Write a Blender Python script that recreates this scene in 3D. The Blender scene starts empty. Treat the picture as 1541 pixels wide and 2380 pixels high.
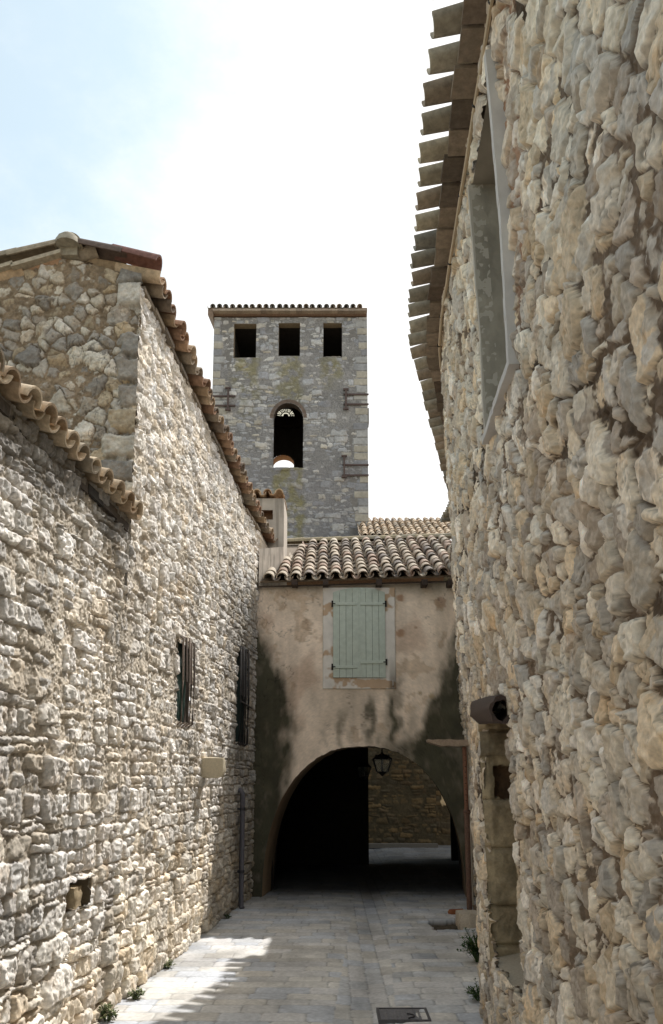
import bpy, bmesh, math, random
import numpy as np
from mathutils import Vector, Matrix
random.seed(7)
F = np.float32
scene = bpy.context.scene
COL = scene.collection
R = math.radians

# ------------------------------------------------------------------ camera
CAM_Z, TILT, FPX, PPX, PPY = 1.77, R(9.5), 1850.0, 770.5, 1500.0
def at(x, y, Y):
    """world point at depth Y seen at photo position x, y (photo measured 1541 x 2380)"""
    u = (x-PPX)/FPX; v = (PPY-y)/FPX
    c, s = math.cos(TILT), math.sin(TILT)
    f = c-v*s; up = s+v*c
    return Vector((u/f*Y, Y, CAM_Z+up/f*Y))
cam_d = bpy.data.cameras.new('camera'); cam = bpy.data.objects.new('camera', cam_d); COL.objects.link(cam)
cam.location = (0, 0, CAM_Z); cam.rotation_euler = (R(90)+TILT, 0, 0)
cam_d.sensor_width = 36; cam_d.lens = 36*FPX/2380; cam_d.shift_y = (PPY-1190)/2380
cam_d.clip_start = 0.05; cam_d.clip_end = 2000
scene.camera = cam

# ------------------------------------------------------------------ objects
def tag(o, label=None, cat=None, group=None, kind=None):
    if label: o['label'] = label
    if cat: o['category'] = cat
    if group: o['group'] = group
    if kind: o['kind'] = kind
    return o
def thing(name, label, cat, loc=(0, 0, 0), group=None):
    o = bpy.data.objects.new(name, None); COL.objects.link(o); o.location = loc
    o.empty_display_size = .1
    return tag(o, label, cat, group)
def finish(name, me, mat, parent):
    o = bpy.data.objects.new(name, me); COL.objects.link(o)
    if mat: me.materials.append(mat)
    if parent is not None:
        o.parent = parent
        p = parent; loc = Vector((0, 0, 0))
        while p is not None: loc += p.location; p = p.parent
        o.location = -loc
    return o
def copy_tree(o, parent=None):
    c = o.copy(); COL.objects.link(c)
    if parent is not None: c.parent = parent
    for ch in list(o.children): copy_tree(ch, c)
    return c
def vcol(me, C):
    a = me.color_attributes.new('Col', 'FLOAT_COLOR', 'POINT')
    n = len(me.vertices); buf = np.ones((n, 4), F); buf[:, :3] = np.asarray(C, F).reshape(n, 3)
    a.data.foreach_set('color', buf.ravel())

class MB:
    """collects simple shapes into one mesh"""
    def __init__(s): s.V = []; s.F = []; s.C = []; s.sm = []
    def add(s, vs, fs, col, smooth=False):
        b = len(s.V); s.V += [tuple(v) for v in vs]; s.F += [tuple(b+i for i in f) for f in fs]
        s.C += [col]*len(vs); s.sm += [smooth]*len(fs)
    def hexa(s, p, col):  # 8 corners: bottom ring 0-3, top ring 4-7
        s.add(p, [(3, 2, 1, 0), (4, 5, 6, 7), (0, 1, 5, 4), (1, 2, 6, 5), (2, 3, 7, 6), (3, 0, 4, 7)], col)
    def box(s, a, b, col):
        x0, y0, z0 = a; x1, y1, z1 = b
        s.hexa([(x0, y0, z0), (x1, y0, z0), (x1, y1, z0), (x0, y1, z0), (x0, y0, z1), (x1, y0, z1), (x1, y1, z1), (x0, y1, z1)], col)
    def obox(s, c, ax, ay, az, col):
        c = Vector(c); ax = Vector(ax); ay = Vector(ay); az = Vector(az)
        s.hexa([c-ax-ay-az, c+ax-ay-az, c+ax+ay-az, c-ax+ay-az, c-ax-ay+az, c+ax-ay+az, c+ax+ay+az, c-ax+ay+az], col)
    def tube(s, pts, r, col, n=8, caps=True, radii=None):
        pts = [Vector(p) for p in pts]; rings = []; vs = []
        up = Vector((0, 0, 1))
        for i, p in enumerate(pts):
            d = (pts[min(i+1, len(pts)-1)]-pts[max(i-1, 0)]).normalized()
            a = d.cross(up)
            if a.length < .05: a = d.cross(Vector((1, 0, 0)))
            a.normalize(); b = d.cross(a); rr = radii[i] if radii else r
            for k in range(n):
                t = 2*math.pi*k/n; vs.append(p+a*math.cos(t)*rr+b*math.sin(t)*rr)
        fs = [(i*n+k, i*n+(k+1) % n, (i+1)*n+(k+1) % n, (i+1)*n+k) for i in range(len(pts)-1) for k in range(n)]
        if caps: fs += [tuple(range(n-1, -1, -1)), tuple(range((len(pts)-1)*n, len(pts)*n))]
        s.add(vs, fs, col, True)
    def lathe(s, c, prof, col, n=12):  # prof: (radius, z)
        vs = [(c[0]+r*math.cos(2*math.pi*k/n), c[1]+r*math.sin(2*math.pi*k/n), c[2]+z) for r, z in prof for k in range(n)]
        fs = [(i*n+k, i*n+(k+1) % n, (i+1)*n+(k+1) % n, (i+1)*n+k) for i in range(len(prof)-1) for k in range(n)]
        s.add(vs, fs, col, True)
    def tile(s, top, dn, side, up, L, r0, r1, th, cover, col, n=8):
        sg = 1 if cover else -1; vs = []
        for e, (q, r) in enumerate(((0, r0), (L, r1))):
            for rr in (r, r-th):
                for k in range(n+1):
                    t = math.pi*k/n
                    vs.append(top+dn*q+side*(math.cos(t)*rr)+up*(sg*math.sin(t)*rr))
        m = n+1; fs = []
        for k in range(n):
            fs.append((k, k+1, 2*m+k+1, 2*m+k)); fs.append((m+k+1, m+k, 3*m+k, 3*m+k+1))
            fs.append((2*m+k, 2*m+k+1, 3*m+k+1, 3*m+k)); fs.append((k+1, k, m+k, m+k+1))
        fs += [(0, 2*m, 3*m, m), (n, m+n, 3*m+n, 2*m+n)]
        s.add(vs, fs, col, True)
    def build(s, name, mat, parent=None, bevel=0):
        me = bpy.data.meshes.new(name); me.from_pydata(s.V, [], s.F); me.update()
        vcol(me, s.C)
        me.polygons.foreach_set('use_smooth', s.sm)
        o = finish(name, me, mat, parent)
        if any(s.sm):
            try: me.set_sharp_from_angle(angle=R(50))
            except Exception: pass
        if bevel:
            b = o.modifiers.new('bevel', 'BEVEL'); b.width = bevel; b.segments = 2; b.limit_method = 'ANGLE'; b.angle_limit = R(40)
        return o

def grid(name, P, C, mat, parent=None, keep=None, flip=False, smooth=True):
    n, m = P.shape[:2]
    idx = np.arange(n*m, dtype=np.int32).reshape(n, m)
    q = np.stack([idx[:-1, :-1], idx[1:, :-1], idx[1:, 1:], idx[:-1, 1:]], -1)
    if flip: q = q[..., ::-1]
    q = q.reshape(-1, 4) if keep is None else q[keep]
    P = P.reshape(-1, 3).astype(F); C = C.reshape(-1, 3).astype(F)
    used, inv = np.unique(q.ravel(), return_inverse=True)
    P = P[used]; C = C[used]; q = inv.astype(np.int32)
    me = bpy.data.meshes.new(name); nf = len(q)//4
    me.vertices.add(len(P)); me.vertices.foreach_set('co', P.ravel())
    me.loops.add(len(q)); me.loops.foreach_set('vertex_index', q)
    me.polygons.add(nf); me.polygons.foreach_set('loop_start', np.arange(0, nf*4, 4, dtype=np.int32))
    me.polygons.foreach_set('use_smooth', np.full(nf, smooth))
    me.update(calc_edges=True)
    vcol(me, C)
    return finish(name, me, mat, parent)

# ------------------------------------------------------------------ noise and masonry relief
def h01(i, j, seed):
    x = (i.astype(np.int64)*374761393 + j.astype(np.int64)*668265263 + seed*974634777) & 0xffffffff
    x = ((x ^ (x >> 13))*1274126177) & 0xffffffff
    x = ((x ^ (x >> 15))*2246822519) & 0xffffffff
    return ((x ^ (x >> 16)) & 0xffffff).astype(F)/F(0xffffff)
def vn(x, y, seed=0):
    xi = np.floor(x); yi = np.floor(y); fx = (x-xi).astype(F); fy = (y-yi).astype(F)
    xi = xi.astype(np.int32); yi = yi.astype(np.int32)
    fx = fx*fx*(3-2*fx); fy = fy*fy*(3-2*fy)
    a = h01(xi, yi, seed); b = h01(xi+1, yi, seed); c = h01(xi, yi+1, seed); d = h01(xi+1, yi+1, seed)
    return (a+(b-a)*fx)*(1-fy)+(c+(d-c)*fx)*fy
def fbm(x, y, seed=0, o=4, g=.5):
    t = 0; a = 1.; n = 0
    for k in range(o):
        t = t+a*vn(x*2**k+k*17.3, y*2**k+k*9.1, seed+k); n += a; a *= g
    return t/n
def sst(a, b, x):
    t = np.clip((x-a)/(b-a), 0, 1); return t*t*(3-2*t)
def layer(S, H, w, h, jit, seed, wv=.5, rowoff=True):
    u = S/w; v = H/h
    j0 = np.floor(v).astype(np.int32); best = None
    cand = []
    for dj in (-1, 0, 1):
        J = j0+dj
        off = h01(J, J*0+5, seed+11) if rowoff else 0.0
        i0 = np.floor(u-off).astype(np.int32)
        for di in (-1, 0, 1):
            I = i0+di
            cx = (I+.5+off+jit*(h01(I, J, seed)-.5))*w
            cy = (J+.5+jit*.8*(h01(I, J, seed+1)-.5))*h
            wt = (h01(I, J, seed+2)-.5)*wv*h*h
            d = (S-cx)**2+(H-cy)**2-wt
            cand.append((I, J, cx.astype(F), cy.astype(F), d.astype(F)))
    D = np.stack([c[4] for c in cand]); k = D.argmin(0)
    def pick(n):
        o = cand[0][n].copy()
        for q in range(1, len(cand)): o = np.where(k == q, cand[q][n], o)
        return o
    I, J, cx, cy, d1 = (pick(n) for n in range(5))
    acc = np.zeros_like(d1); ks = 22.0/h
    for (I2, J2, x2, y2, d2) in cand:
        L = np.sqrt((x2-cx)**2+(y2-cy)**2)
        b = (d2-d1)/(2*np.maximum(L, 1e-4))
        acc += np.where(L > 1e-4, np.exp(-np.clip(b, 0, 2)*ks*2), 0)
    b = -np.log(np.maximum(acc, 1e-20))/(ks*2)
    return dict(b=b.astype(F), dx=(S-cx).astype(F), dy=(H-cy).astype(F), I=I, J=J, seed=seed)
def bricks(S, H, w, h, jw, jh, seed, split=.0):
    """irregular courses of blocks: same fields as layer()"""
    v = (H/h).astype(F); j = np.floor(v).astype(np.int32)
    fe = lambda J: J+jh*(h01(J, J*0+7, seed)-.5)
    j = np.where(v < fe(j), j-1, np.where(v >= fe(j+1), j+1, j)).astype(np.int32)
    lo, hi = fe(j), fe(j+1)
    u = (S/w).astype(F)*(.8+.4*h01(j, j*0+9, seed))+h01(j, j*0+8, seed)*5
    i = np.floor(u).astype(np.int32)
    ge = lambda I: I+jw*(h01(I, j, seed+1)-.5)
    i = np.where(u < ge(i), i-1, np.where(u >= ge(i+1), i+1, i)).astype(np.int32)
    l, r = ge(i), ge(i+1)
    if split:
        sp = h01(i, j, seed+3) < split; mid = (lo+hi)/2+.2*(h01(i, j, seed+4)-.5)*(hi-lo); upq = v >= mid
        nlo = np.where(sp & upq, mid, lo); hi = np.where(sp & ~upq, mid, hi); lo = nlo
        J = np.where(sp & upq, j+5000, j).astype(np.int32)
    else: J = j
    bx = np.minimum(u-l, r-u)*w; by = np.minimum(v-lo, hi-v)*h
    rc = .22*h; qx = np.maximum(rc-bx, 0); qy = np.maximum(rc-by, 0)
    b = np.where((bx < rc) & (by < rc), rc-np.sqrt(qx*qx+qy*qy), np.minimum(bx, by))
    return dict(b=b.astype(F), dx=((u-(l+r)/2)*w).astype(F), dy=((v-(lo+hi)/2)*h).astype(F), I=i, J=J, seed=seed)
def rnd(L, k): return h01(L['I'], L['J'], L['seed']+100+k)
def stone_h(L, p0, p1, slope, ew, drop, gap=0.004, planes=4, off=.012, hard=0.):
    pr = p0+p1*rnd(L, 0); hp = None
    if hard:   # one flat broken face, corners knocked off by steep cuts
        a = 2*math.pi*rnd(L, 50); tl = slope*(.15+.85*rnd(L, 51)); hp = .006-tl*(L['dx']*np.cos(a)+L['dy']*np.sin(a))
    for k in range(planes):
        t = 2*math.pi*(rnd(L, 10+k)*.9+k/planes); sl = slope*(.1+rnd(L, 20+k)); o = off*rnd(L, 30+k)
        if hard: sl = .55+.9*rnd(L, 20+k); o = off*(.55+1.3*rnd(L, 30+k))
        q = o-sl*(L['dx']*np.cos(t)+L['dy']*np.sin(t))
        hp = q if hp is None else np.minimum(hp, q)
    e = np.clip((L['b']-gap)/ew, 0, 1)
    return pr+hp-drop*((1-hard)*(1-np.sqrt(np.clip(1-(1-e)**2, 0, 1)))+hard*(1-e))
def palette(r, cols):
    cols = np.asarray(cols, F); n = len(cols); i = np.minimum((r*n).astype(np.int32), n-1)
    return cols[i]
def rubble(S, H, seed, small, large, mortar, cols, mcol, warp=.03, rough=.008, grit=.005, lp=.35, pit=.0, strat=0., sprot=(.0, .035), lprot=(.012, .04), slope=.35, jit=.95, tint=None, brick=None, ew=.2, drop=.05, lbrick=False, warm=1., fine=0., chip=.012, vein=0., hard=0., off=.012):
    """relief (m) and colour of a rubble wall; small/large = (w, h) of stones"""
    S = S.astype(F); H = H.astype(F)
    Sw = S+warp*(fbm(S*4, H*4, seed+50, 3)-.5)*2+chip*(vn(S*27, H*27, seed+60)-.5)+chip*.5*(vn(S*61, H*61, seed+62)-.5)
    Hw = H+warp*(fbm(S*4+31, H*4, seed+51, 3)-.5)*2+chip*(vn(S*27+9, H*27, seed+61)-.5)+chip*.5*(vn(S*61+9, H*61, seed+63)-.5)
    A = bricks(Sw, Hw, small[0], small[1], brick[0], brick[1], seed, brick[2]) if brick else layer(Sw, Hw, small[0], small[1], jit, seed, .8)
    n1 = ((fbm(S*14, H*14, seed+70, 4, .55)-.5) if not hard else .35*(fbm(S*12, H*12, seed+70, 3, .5)-.5)+.75*(fbm(S*34, H*34, seed+71, 3, .6)-.5))
    n2 = 1-np.abs(2*fbm(S*9+40, H*5.5, seed+75, 3)-1)
    hs = stone_h(A, sprot[0], sprot[1], slope, small[1]*ew, drop, .002, 5, off, hard)
    if callable(mortar): m0 = mortar(S, H)
    else: m0 = mortar
    col = palette(rnd(A, 3), cols)*(.78+.44*rnd(A, 4))[..., None]
    if large:
        B = bricks(Sw, Hw, large[0], large[1], .6, .4, seed+500) if lbrick else layer(Sw, Hw, large[0], large[1], .9, seed+500, .8)
        on = rnd(B, 7) < lp
        hl = stone_h(B, lprot[0], lprot[1], slope*.8, large[1]*ew*.8, drop+.010, .002, 6, off*1.3, hard)
        hl = np.where(on & (B['b'] > 0.002), hl, -1.)
        big = hl > hs
        near = on & (B['b'] > -.01)
        hs = np.where(near & ~big, hs-.03, hs)
        hs = np.maximum(hs, hl)
        col = np.where(big[..., None], palette(rnd(B, 3), cols)*(.82+.38*rnd(B, 4))[..., None], col)
    hs = hs+rough*2.2*n1+rough*(n2-.6)+strat*(vn(S*38, H*5, seed+83)-.5)
    if fine: hs = hs+fine*(vn(S*42, H*34, seed+86)-.5)+fine*.7*(vn(S*75, H*62, seed+87)-.5)
    if pit: hs = hs-pit*sst(.62, .8, vn(S*30, H*26, seed+84))
    g = fbm(S*55, H*55, seed+80, 2)-.5
    mo = m0+.02*(fbm(S*2.2, H*2.2, seed+85, 3)-.5)*2+grit*2*g+.006*n1
    k = sst(-.004, .006, hs-mo)
    d = np.maximum(hs, mo)
    tone = (.80+.40*fbm(S*6, H*6, seed+90, 4))*(.86+.28*vn(S*45, H*45, seed+92))
    if vein:
        q = np.abs(fbm(S*7+3, H*5, seed+120, 4, .6)-.5); vv = sst(.018, .004, q)*sst(.45, .6, vn(S*2.3, H*2.3, seed+121))
        q2 = np.abs(fbm(S*16+3, H*9, seed+124, 3, .6)-.5); vv = np.maximum(vv, .7*sst(.02, .004, q2)*sst(.5, .65, vn(S*3.1, H*3.1, seed+125)))
        d = d-.006*vv*k; tone = tone*(1-vein*vv)
        rs = sst(.60, .74, fbm(S*11, H*8, seed+130, 4))[..., None]; col = col*(1-.45*vein*rs*np.array([.25, .55, .9], F))
        tone = tone*(.86+.28*vn(S*95, H*95, seed+131))
    warmth = sst(.45, .75, fbm(S*3+7, H*3, seed+95, 3))[..., None]
    col = col*tone[..., None]
    col = col*(1-.20*warm*warmth*np.array([0., .35, .8], F))
    mc = np.asarray(mcol, F)*((.62+.76*fbm(S*30, H*30, seed+97, 2))*(.7+.6*fbm(S*1.7, H*1.7, seed+99, 3)))[..., None]
    dep = sst(.0, -.05, d)[..., None]
    mc = mc*(1-.25*dep)  # deep mortar darker: crevice dirt plus occlusion shade in the colour
    C = col*k[..., None]+mc*(1-k[..., None])
    if tint is not None: C = C*tint(S, H)[..., None]
    return d, C, k

def lin(r, g, b):
    f = lambda c: c/12.92 if c <= .04045 else ((c+.055)/1.055)**2.4
    return (f(r/255), f(g/255), f(b/255))

# ------------------------------------------------------------------ materials
def mat_vc(name, rough=.9, nscale=40, namt=.25, bump=.3, bscale=120, bdist=.004, metallic=0, spec=.25):
    m = bpy.data.materials.new(name); m.use_nodes = True; nt = m.node_tree; N = nt.nodes; L = nt.links
    b = N['Principled BSDF']; b.inputs['Roughness'].default_value = rough; b.inputs['Metallic'].default_value = metallic
    b.inputs['Specular IOR Level'].default_value = spec
    a = N.new('ShaderNodeAttribute'); a.attribute_name = 'Col'
    tc = N.new('ShaderNodeTexCoord')
    n = N.new('ShaderNodeTexNoise'); n.inputs['Scale'].default_value = nscale; n.inputs['Detail'].default_value = 6; n.inputs['Roughness'].default_value = .65
    L.new(tc.outputs['Object'], n.inputs['Vector'])
    mr = N.new('ShaderNodeMapRange'); mr.inputs['From Min'].default_value = .25; mr.inputs['From Max'].default_value = .75
    mr.inputs['To Min'].default_value = 1-namt; mr.inputs['To Max'].default_value = 1+namt
    L.new(n.outputs['Fac'], mr.inputs['Value'])
    mx = N.new('ShaderNodeVectorMath'); mx.operation = 'SCALE'
    L.new(a.outputs['Color'], mx.inputs[0]); L.new(mr.outputs['Result'], mx.inputs['Scale'])
    L.new(mx.outputs['Vector'], b.inputs['Base Color'])
    if bump:
        n2 = N.new('ShaderNodeTexNoise'); n2.inputs['Scale'].default_value = bscale; n2.inputs['Detail'].default_value = 5; n2.inputs['Roughness'].default_value = .7
        L.new(tc.outputs['Object'], n2.inputs['Vector'])
        bp = N.new('ShaderNodeBump'); bp.inputs['Strength'].default_value = bump; bp.inputs['Distance'].default_value = bdist
        L.new(n2.outputs['Fac'], bp.inputs['Height']); L.new(bp.outputs['Normal'], b.inputs['Normal'])
    return m
M_STONE = mat_vc('rubble_stone', .93, 60, .22, .6, 150, .006)
M_FAR = mat_vc('far_stone', .95, 12, .22, .5, 40, .01)
M_PLASTER = mat_vc('old_plaster', .92, 9, .10, .35, 60, .004)
M_TILE = mat_vc('clay_tile', .85, 22, .38, .5, 90, .004)
M_PAVE = mat_vc('paving_stone', .82, 30, .14, .3, 120, .003)
M_WOOD = mat_vc('weathered_wood', .85, 30, .3, .5, 80, .004)
M_PAINT = mat_vc('painted_wood', .6, 14, .12, .15, 60, .002)
M_IRON = mat_vc('rusty_iron', .75, 50, .4, .4, 120, .003, .2)
M_BLACK = mat_vc('black_iron', .5, 30, .2, .1, 100, .002, .3)
M_LEAF = mat_vc('leaf', .7, 40, .3, 0)
M_DARK = mat_vc('dark_interior', .95, 8, .3, .2, 40, .01)
def glass_mat():
    m = bpy.data.materials.new('dusty_glass'); m.use_nodes = True; N = m.node_tree.nodes; L = m.node_tree.links
    b = N['Principled BSDF']; b.inputs['Base Color'].default_value = (.6, .6, .55, 1); b.inputs['Roughness'].default_value = .25
    t = N.new('ShaderNodeBsdfTransparent'); t.inputs['Color'].default_value = (.85, .85, .8, 1)
    mx = N.new('ShaderNodeMixShader'); mx.inputs['Fac'].default_value = .12
    L.new(t.outputs[0], mx.inputs[1]); L.new(b.outputs[0], mx.inputs[2]); L.new(mx.outputs[0], N['Material Output'].inputs['Surface'])
    return m
M_GLASS = glass_mat()
def opal_mat():
    m = bpy.data.materials.new('opal_glass'); m.use_nodes = True; N = m.node_tree.nodes; L = m.node_tree.links
    t = N.new('ShaderNodeBsdfTranslucent'); t.inputs['Color'].default_value = (.62, .6, .5, 1)
    d = N.new('ShaderNodeBsdfDiffuse'); d.inputs['Color'].default_value = (.7, .68, .6, 1)
    n = N.new('ShaderNodeTexNoise'); n.inputs['Scale'].default_value = 9
    mr = N.new('ShaderNodeMapRange'); mr.inputs['To Min'].default_value = .1; mr.inputs['To Max'].default_value = .35
    L.new(n.outputs['Fac'], mr.inputs['Value'])
    mx = N.new('ShaderNodeMixShader'); L.new(mr.outputs['Result'], mx.inputs['Fac'])
    L.new(t.outputs[0], mx.inputs[1]); L.new(d.outputs[0], mx.inputs[2]); L.new(mx.outputs[0], N['Material Output'].inputs['Surface'])
    return m
M_OPAL = opal_mat()

# ------------------------------------------------------------------ sky and sun
SUN = Vector((.475, .585, 1.0)).normalized()
EL = math.asin(SUN.z); AZ = math.atan2(SUN.x, SUN.y)
w = bpy.data.worlds.new('World'); scene.world = w; w.use_nodes = True
N = w.node_tree.nodes; L = w.node_tree.links
bg = N['Background']; bg.inputs['Strength'].default_value = .15
sk = N.new('ShaderNodeTexSky'); sk.sky_type = 'NISHITA'; sk.sun_disc = False; sk.sun_elevation = EL; sk.sun_rotation = AZ
sk.air_density = 1.2; sk.dust_density = 1.5
tn = N.new('ShaderNodeMix'); tn.data_type = 'RGBA'; tn.blend_type = 'MULTIPLY'; tn.inputs[0].default_value = 1; tn.inputs[7].default_value = (.95, 1.34, 1.2, 1)
L.new(sk.outputs['Color'], tn.inputs[6]); L.new(tn.outputs[2], bg.inputs['Color'])
cl = N.new('ShaderNodeBackground'); cl.inputs['Color'].default_value = (1, .995, .985, 1); cl.inputs['Strength'].default_value = 1.25
tc = N.new('ShaderNodeTexCoord')
mp = N.new('ShaderNodeMapping'); mp.inputs['Scale'].default_value = (2.2, 2.2, 3.6); mp.inputs['Location'].default_value = (.35, .1, .2)
L.new(tc.outputs['Generated'], mp.inputs['Vector'])
ns = N.new('ShaderNodeTexNoise'); ns.inputs['Scale'].default_value = 1.6; ns.inputs['Detail'].default_value = 8; ns.inputs['Roughness'].default_value = .62
L.new(mp.outputs['Vector'], ns.inputs['Vector'])
dt = N.new('ShaderNodeVectorMath'); dt.operation = 'DOT_PRODUCT'; dt.inputs[1].default_value = (.93, .25, -.28)
L.new(tc.outputs['Generated'], dt.inputs[0])
ad = N.new('ShaderNodeMath'); ad.operation = 'MULTIPLY_ADD'; ad.inputs[1].default_value = 1.25
L.new(dt.outputs['Value'], ad.inputs[0]); L.new(ns.outputs['Fac'], ad.inputs[2])
mr = N.new('ShaderNodeMapRange'); mr.inputs['From Min'].default_value = .0; mr.inputs['From Max'].default_value = .58; mr.interpolation_type = 'SMOOTHSTEP'
mr.inputs['To Min'].default_value = .42
L.new(ad.outputs[0], mr.inputs['Value'])
mx = N.new('ShaderNodeMixShader'); L.new(mr.outputs['Result'], mx.inputs['Fac'])
L.new(bg.outputs[0], mx.inputs[1]); L.new(cl.outputs[0], mx.inputs[2]); L.new(mx.outputs[0], N['World Output'].inputs['Surface'])
sd = bpy.data.lights.new('sun', 'SUN'); sd.energy = 5.0; sd.angle = R(.5); sd.color = (1, .975, .94)
so = bpy.data.objects.new('sun', sd); COL.objects.link(so); so.rotation_euler = (-SUN).to_track_quat('-Z', 'Y').to_euler(); so.location = (6, 8, 20)
scene.view_settings.view_transform = 'Standard'; scene.view_settings.look = 'None'; scene.view_settings.exposure = 0
scene.cycles.max_bounces = 8; scene.cycles.diffuse_bounces = 5
try: scene.cycles.use_denoising = True
except Exception: pass

# ------------------------------------------------------------------ wall frames
def XL(Y): return -2.2+.077*Y+.04*np.maximum(0, Y-11.6)
ZS = np.array([0, .8, 1.5, 2.1, 2.55, 2.75, 3.2, 4.3, 5.5, 6.0]); XS = np.array([1.14, 1.13, 1.115, 1.10, 1.075, 1.035, 1.012, .997, .945, .93])
def XR(Y, Z):
    b = np.interp(Z, ZS, XS)
    t = Y-6.4
    return b+np.where(t < 0, .05*t, 0)+.235*(np.log1p(np.exp(np.clip(t*7, -30, 30)))/7)*np.where(t > 40/7, 1, 1)
def spaced(*segs):
    out = []
    for a, b, d in segs: out.append(np.linspace(a, b, max(2, int(round((b-a)/d))+1))[:-1])
    out.append([segs[-1][1]]); return np.concatenate(out)

PALE = [lin(232, 226, 218), lin(238, 233, 224), lin(218, 213, 206), lin(228, 217, 200), lin(242, 238, 232)]
GAB = [lin(176, 168, 156), lin(196, 188, 174), lin(160, 152, 142), lin(178, 162, 138), lin(150, 144, 136), lin(204, 196, 184)]
WARM = [lin(216, 204, 185), lin(224, 214, 197), lin(203, 193, 178), lin(212, 194, 168), lin(228, 220, 208), lin(190, 183, 173), lin(182, 170, 156)]
TILES = [lin(166, 136, 110), lin(180, 158, 132), lin(150, 120, 98), lin(156, 142, 124), lin(172, 148, 120), lin(126, 112, 98)]
def tcol(rng, cols=TILES, v=.3):
    c = rng.choice(cols); k = 1-v/2+v*rng.random(); return (c[0]*k, c[1]*k, c[2]*k)
def tiled(mb, o, side, dn, ncol, pitch, nrow, expo, seed, L=.42, r0=.072, r1=.09, th=.014, cols=TILES, eave_ch=0., jit=1., skip=None, deck=None):
    """canal tiles: o = eave corner, side along the eave, dn = unit down the slope"""
    rng = random.Random(seed); up = side.cross(dn).normalized()
    if up.z < 0: up = -up
    for c in range(ncol):
        for r in range(nrow):
            for cover in (False, True):
                q = (c+(.5 if cover else 0.))*pitch
                p = o+side*(q+jit*rng.uniform(-.008, .008))-dn*(r*expo+L-(eave_ch if not cover else 0)+jit*rng.uniform(-.02, .02))
                h = .060 if cover else .085
                tp = p+up*(h+.0+jit*rng.uniform(-.004, .006))
                if skip and skip(p+dn*L): continue
                d2 = (dn+up*(-.0+.035)+side*jit*rng.uniform(-.03, .03)).normalized()
                if not cover: mb.tile(tp, d2, side, up, L, r1, r0, th, False, tcol(rng, cols))
                else: mb.tile(tp, d2, side, up, L, r0, r1, th, True, tcol(rng, cols))
    if deck:
        a = o+up*.0-dn*.17; b = a+side*(ncol*pitch); t = -dn*(nrow*expo+.1)
        mb.hexa([a-up*.03, b-up*.03, b+t-up*.03, a+t-up*.03, a, b, b+t, a+t], deck)

# ================================================================== LEFT: tall house
tall = thing('tall_house', 'tall sunlit rubble stone house with a tiled gable on the left of the alley', 'house', (XL(9.), 9., 0))
GY = 6.45
def ztop_tall(Y): return 6.13-.062*(Y-6.4)
def left_mortar(S, H): return -.026+.020*sst(.5, 1.9, H)
def left_tint(S, H):
    t = (.90+.26*fbm(S*.55, H*.7, 177, 4))*(1-.22*sst(.52, .72, fbm(S*1.4, H*.5+3, 178, 4)))
    t = t*(1-.10*sst(5.2, 6.1, H)*fbm(S*3, H*3, 77, 3))
    return t*(1-.25*sst(.10, 0, H))
ys = spaced((GY, 9, .0085), (9, 13.6, .012)); T = np.linspace(0, 1, 780)
Yg, Tg = np.meshgrid(ys, T, indexing='ij'); Zg = Tg*ztop_tall(Yg)-.02
d, C, k = rubble(Yg, Zg, 21, (.19, .128), (.30, .19), left_mortar, PALE, lin(202, 191, 174), warp=.026, rough=.010, grit=.010, lp=.16, strat=.018, pit=.012, warm=.35, fine=.007, ew=.11, chip=.010, vein=.4, hard=.7, sprot=(-.008, .026), lprot=(0, .03), slope=.24, off=.085, tint=left_tint, brick=(.75, .55, .25), lbrick=True, drop=.034)
lo = sst(1.7, .4, Zg)[..., None]; C = C*(1+lo*(np.array([1.03, .985, .90])-1))
# ochre plaster remains towards the far end, above the passage roof
pl = sst(12.4, 12.9, Yg+.35*(fbm(Yg*5, Zg*5, 9, 3)-.5))*sst(4.4, 5., Zg+.5*(fbm(Yg*4, Zg*4, 19, 3)-.5))
d = d*(1-.85*pl)+.015*pl; C = C*(1-pl[..., None])+np.array(lin(190, 176, 158))*pl[..., None]*(.8+.4*fbm(Yg*7, Zg*7, 4, 3))[..., None]
dc_ = sst(9.3, 12.0, Yg+.5*(fbm(Yg*3, Zg*3, 88, 3)-.5))*sst(5.2, 4.2, Zg); C = C*(1-.58*dc_)[..., None]  # far-end grime that also deepens the cast shade in the wall colour
d = d+.03*(fbm(Yg*.6, Zg*.6, 5, 2)-.5)
def rect(A, B, a0, a1, b0, b1, rag=0, seed=1):
    n = rag*(fbm(A*9, B*9, seed, 2)-.5)*2 if rag else 0
    return (A+n > a0) & (A+n < a1) & (B+n > b0) & (B+n < b1)
WIN = [(8.06, 8.60, 2.32, 3.20), (11.15, 11.85, 2.25, 3.62)]
cut = np.zeros(Yg.shape, bool)
for a, b, c, e in WIN: cut |= rect(Yg, Zg, a+.04, b-.04, c+.04, e-.04, .012)
keep = ~(cut[:-1, :-1] | cut[1:, :-1] | cut[1:, 1:] | cut[:-1, 1:])
def left_point(Y, Z, n): return np.stack([XL(Y)+n*.997, Y-n*.077, Z], -1)
# quoins: the corner edge by the gable steps in and out by course
qs = .045*(h01(np.floor(Zg/.24).astype(np.int32), np.zeros(Zg.shape, np.int32)+3, 4)-.35)*sst(GY+.25, GY, Yg)
P = left_point(Yg, Zg, d); P[..., 1] -= qs
grid('wall', P, C, M_STONE, tall, keep, flip=False)

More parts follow.
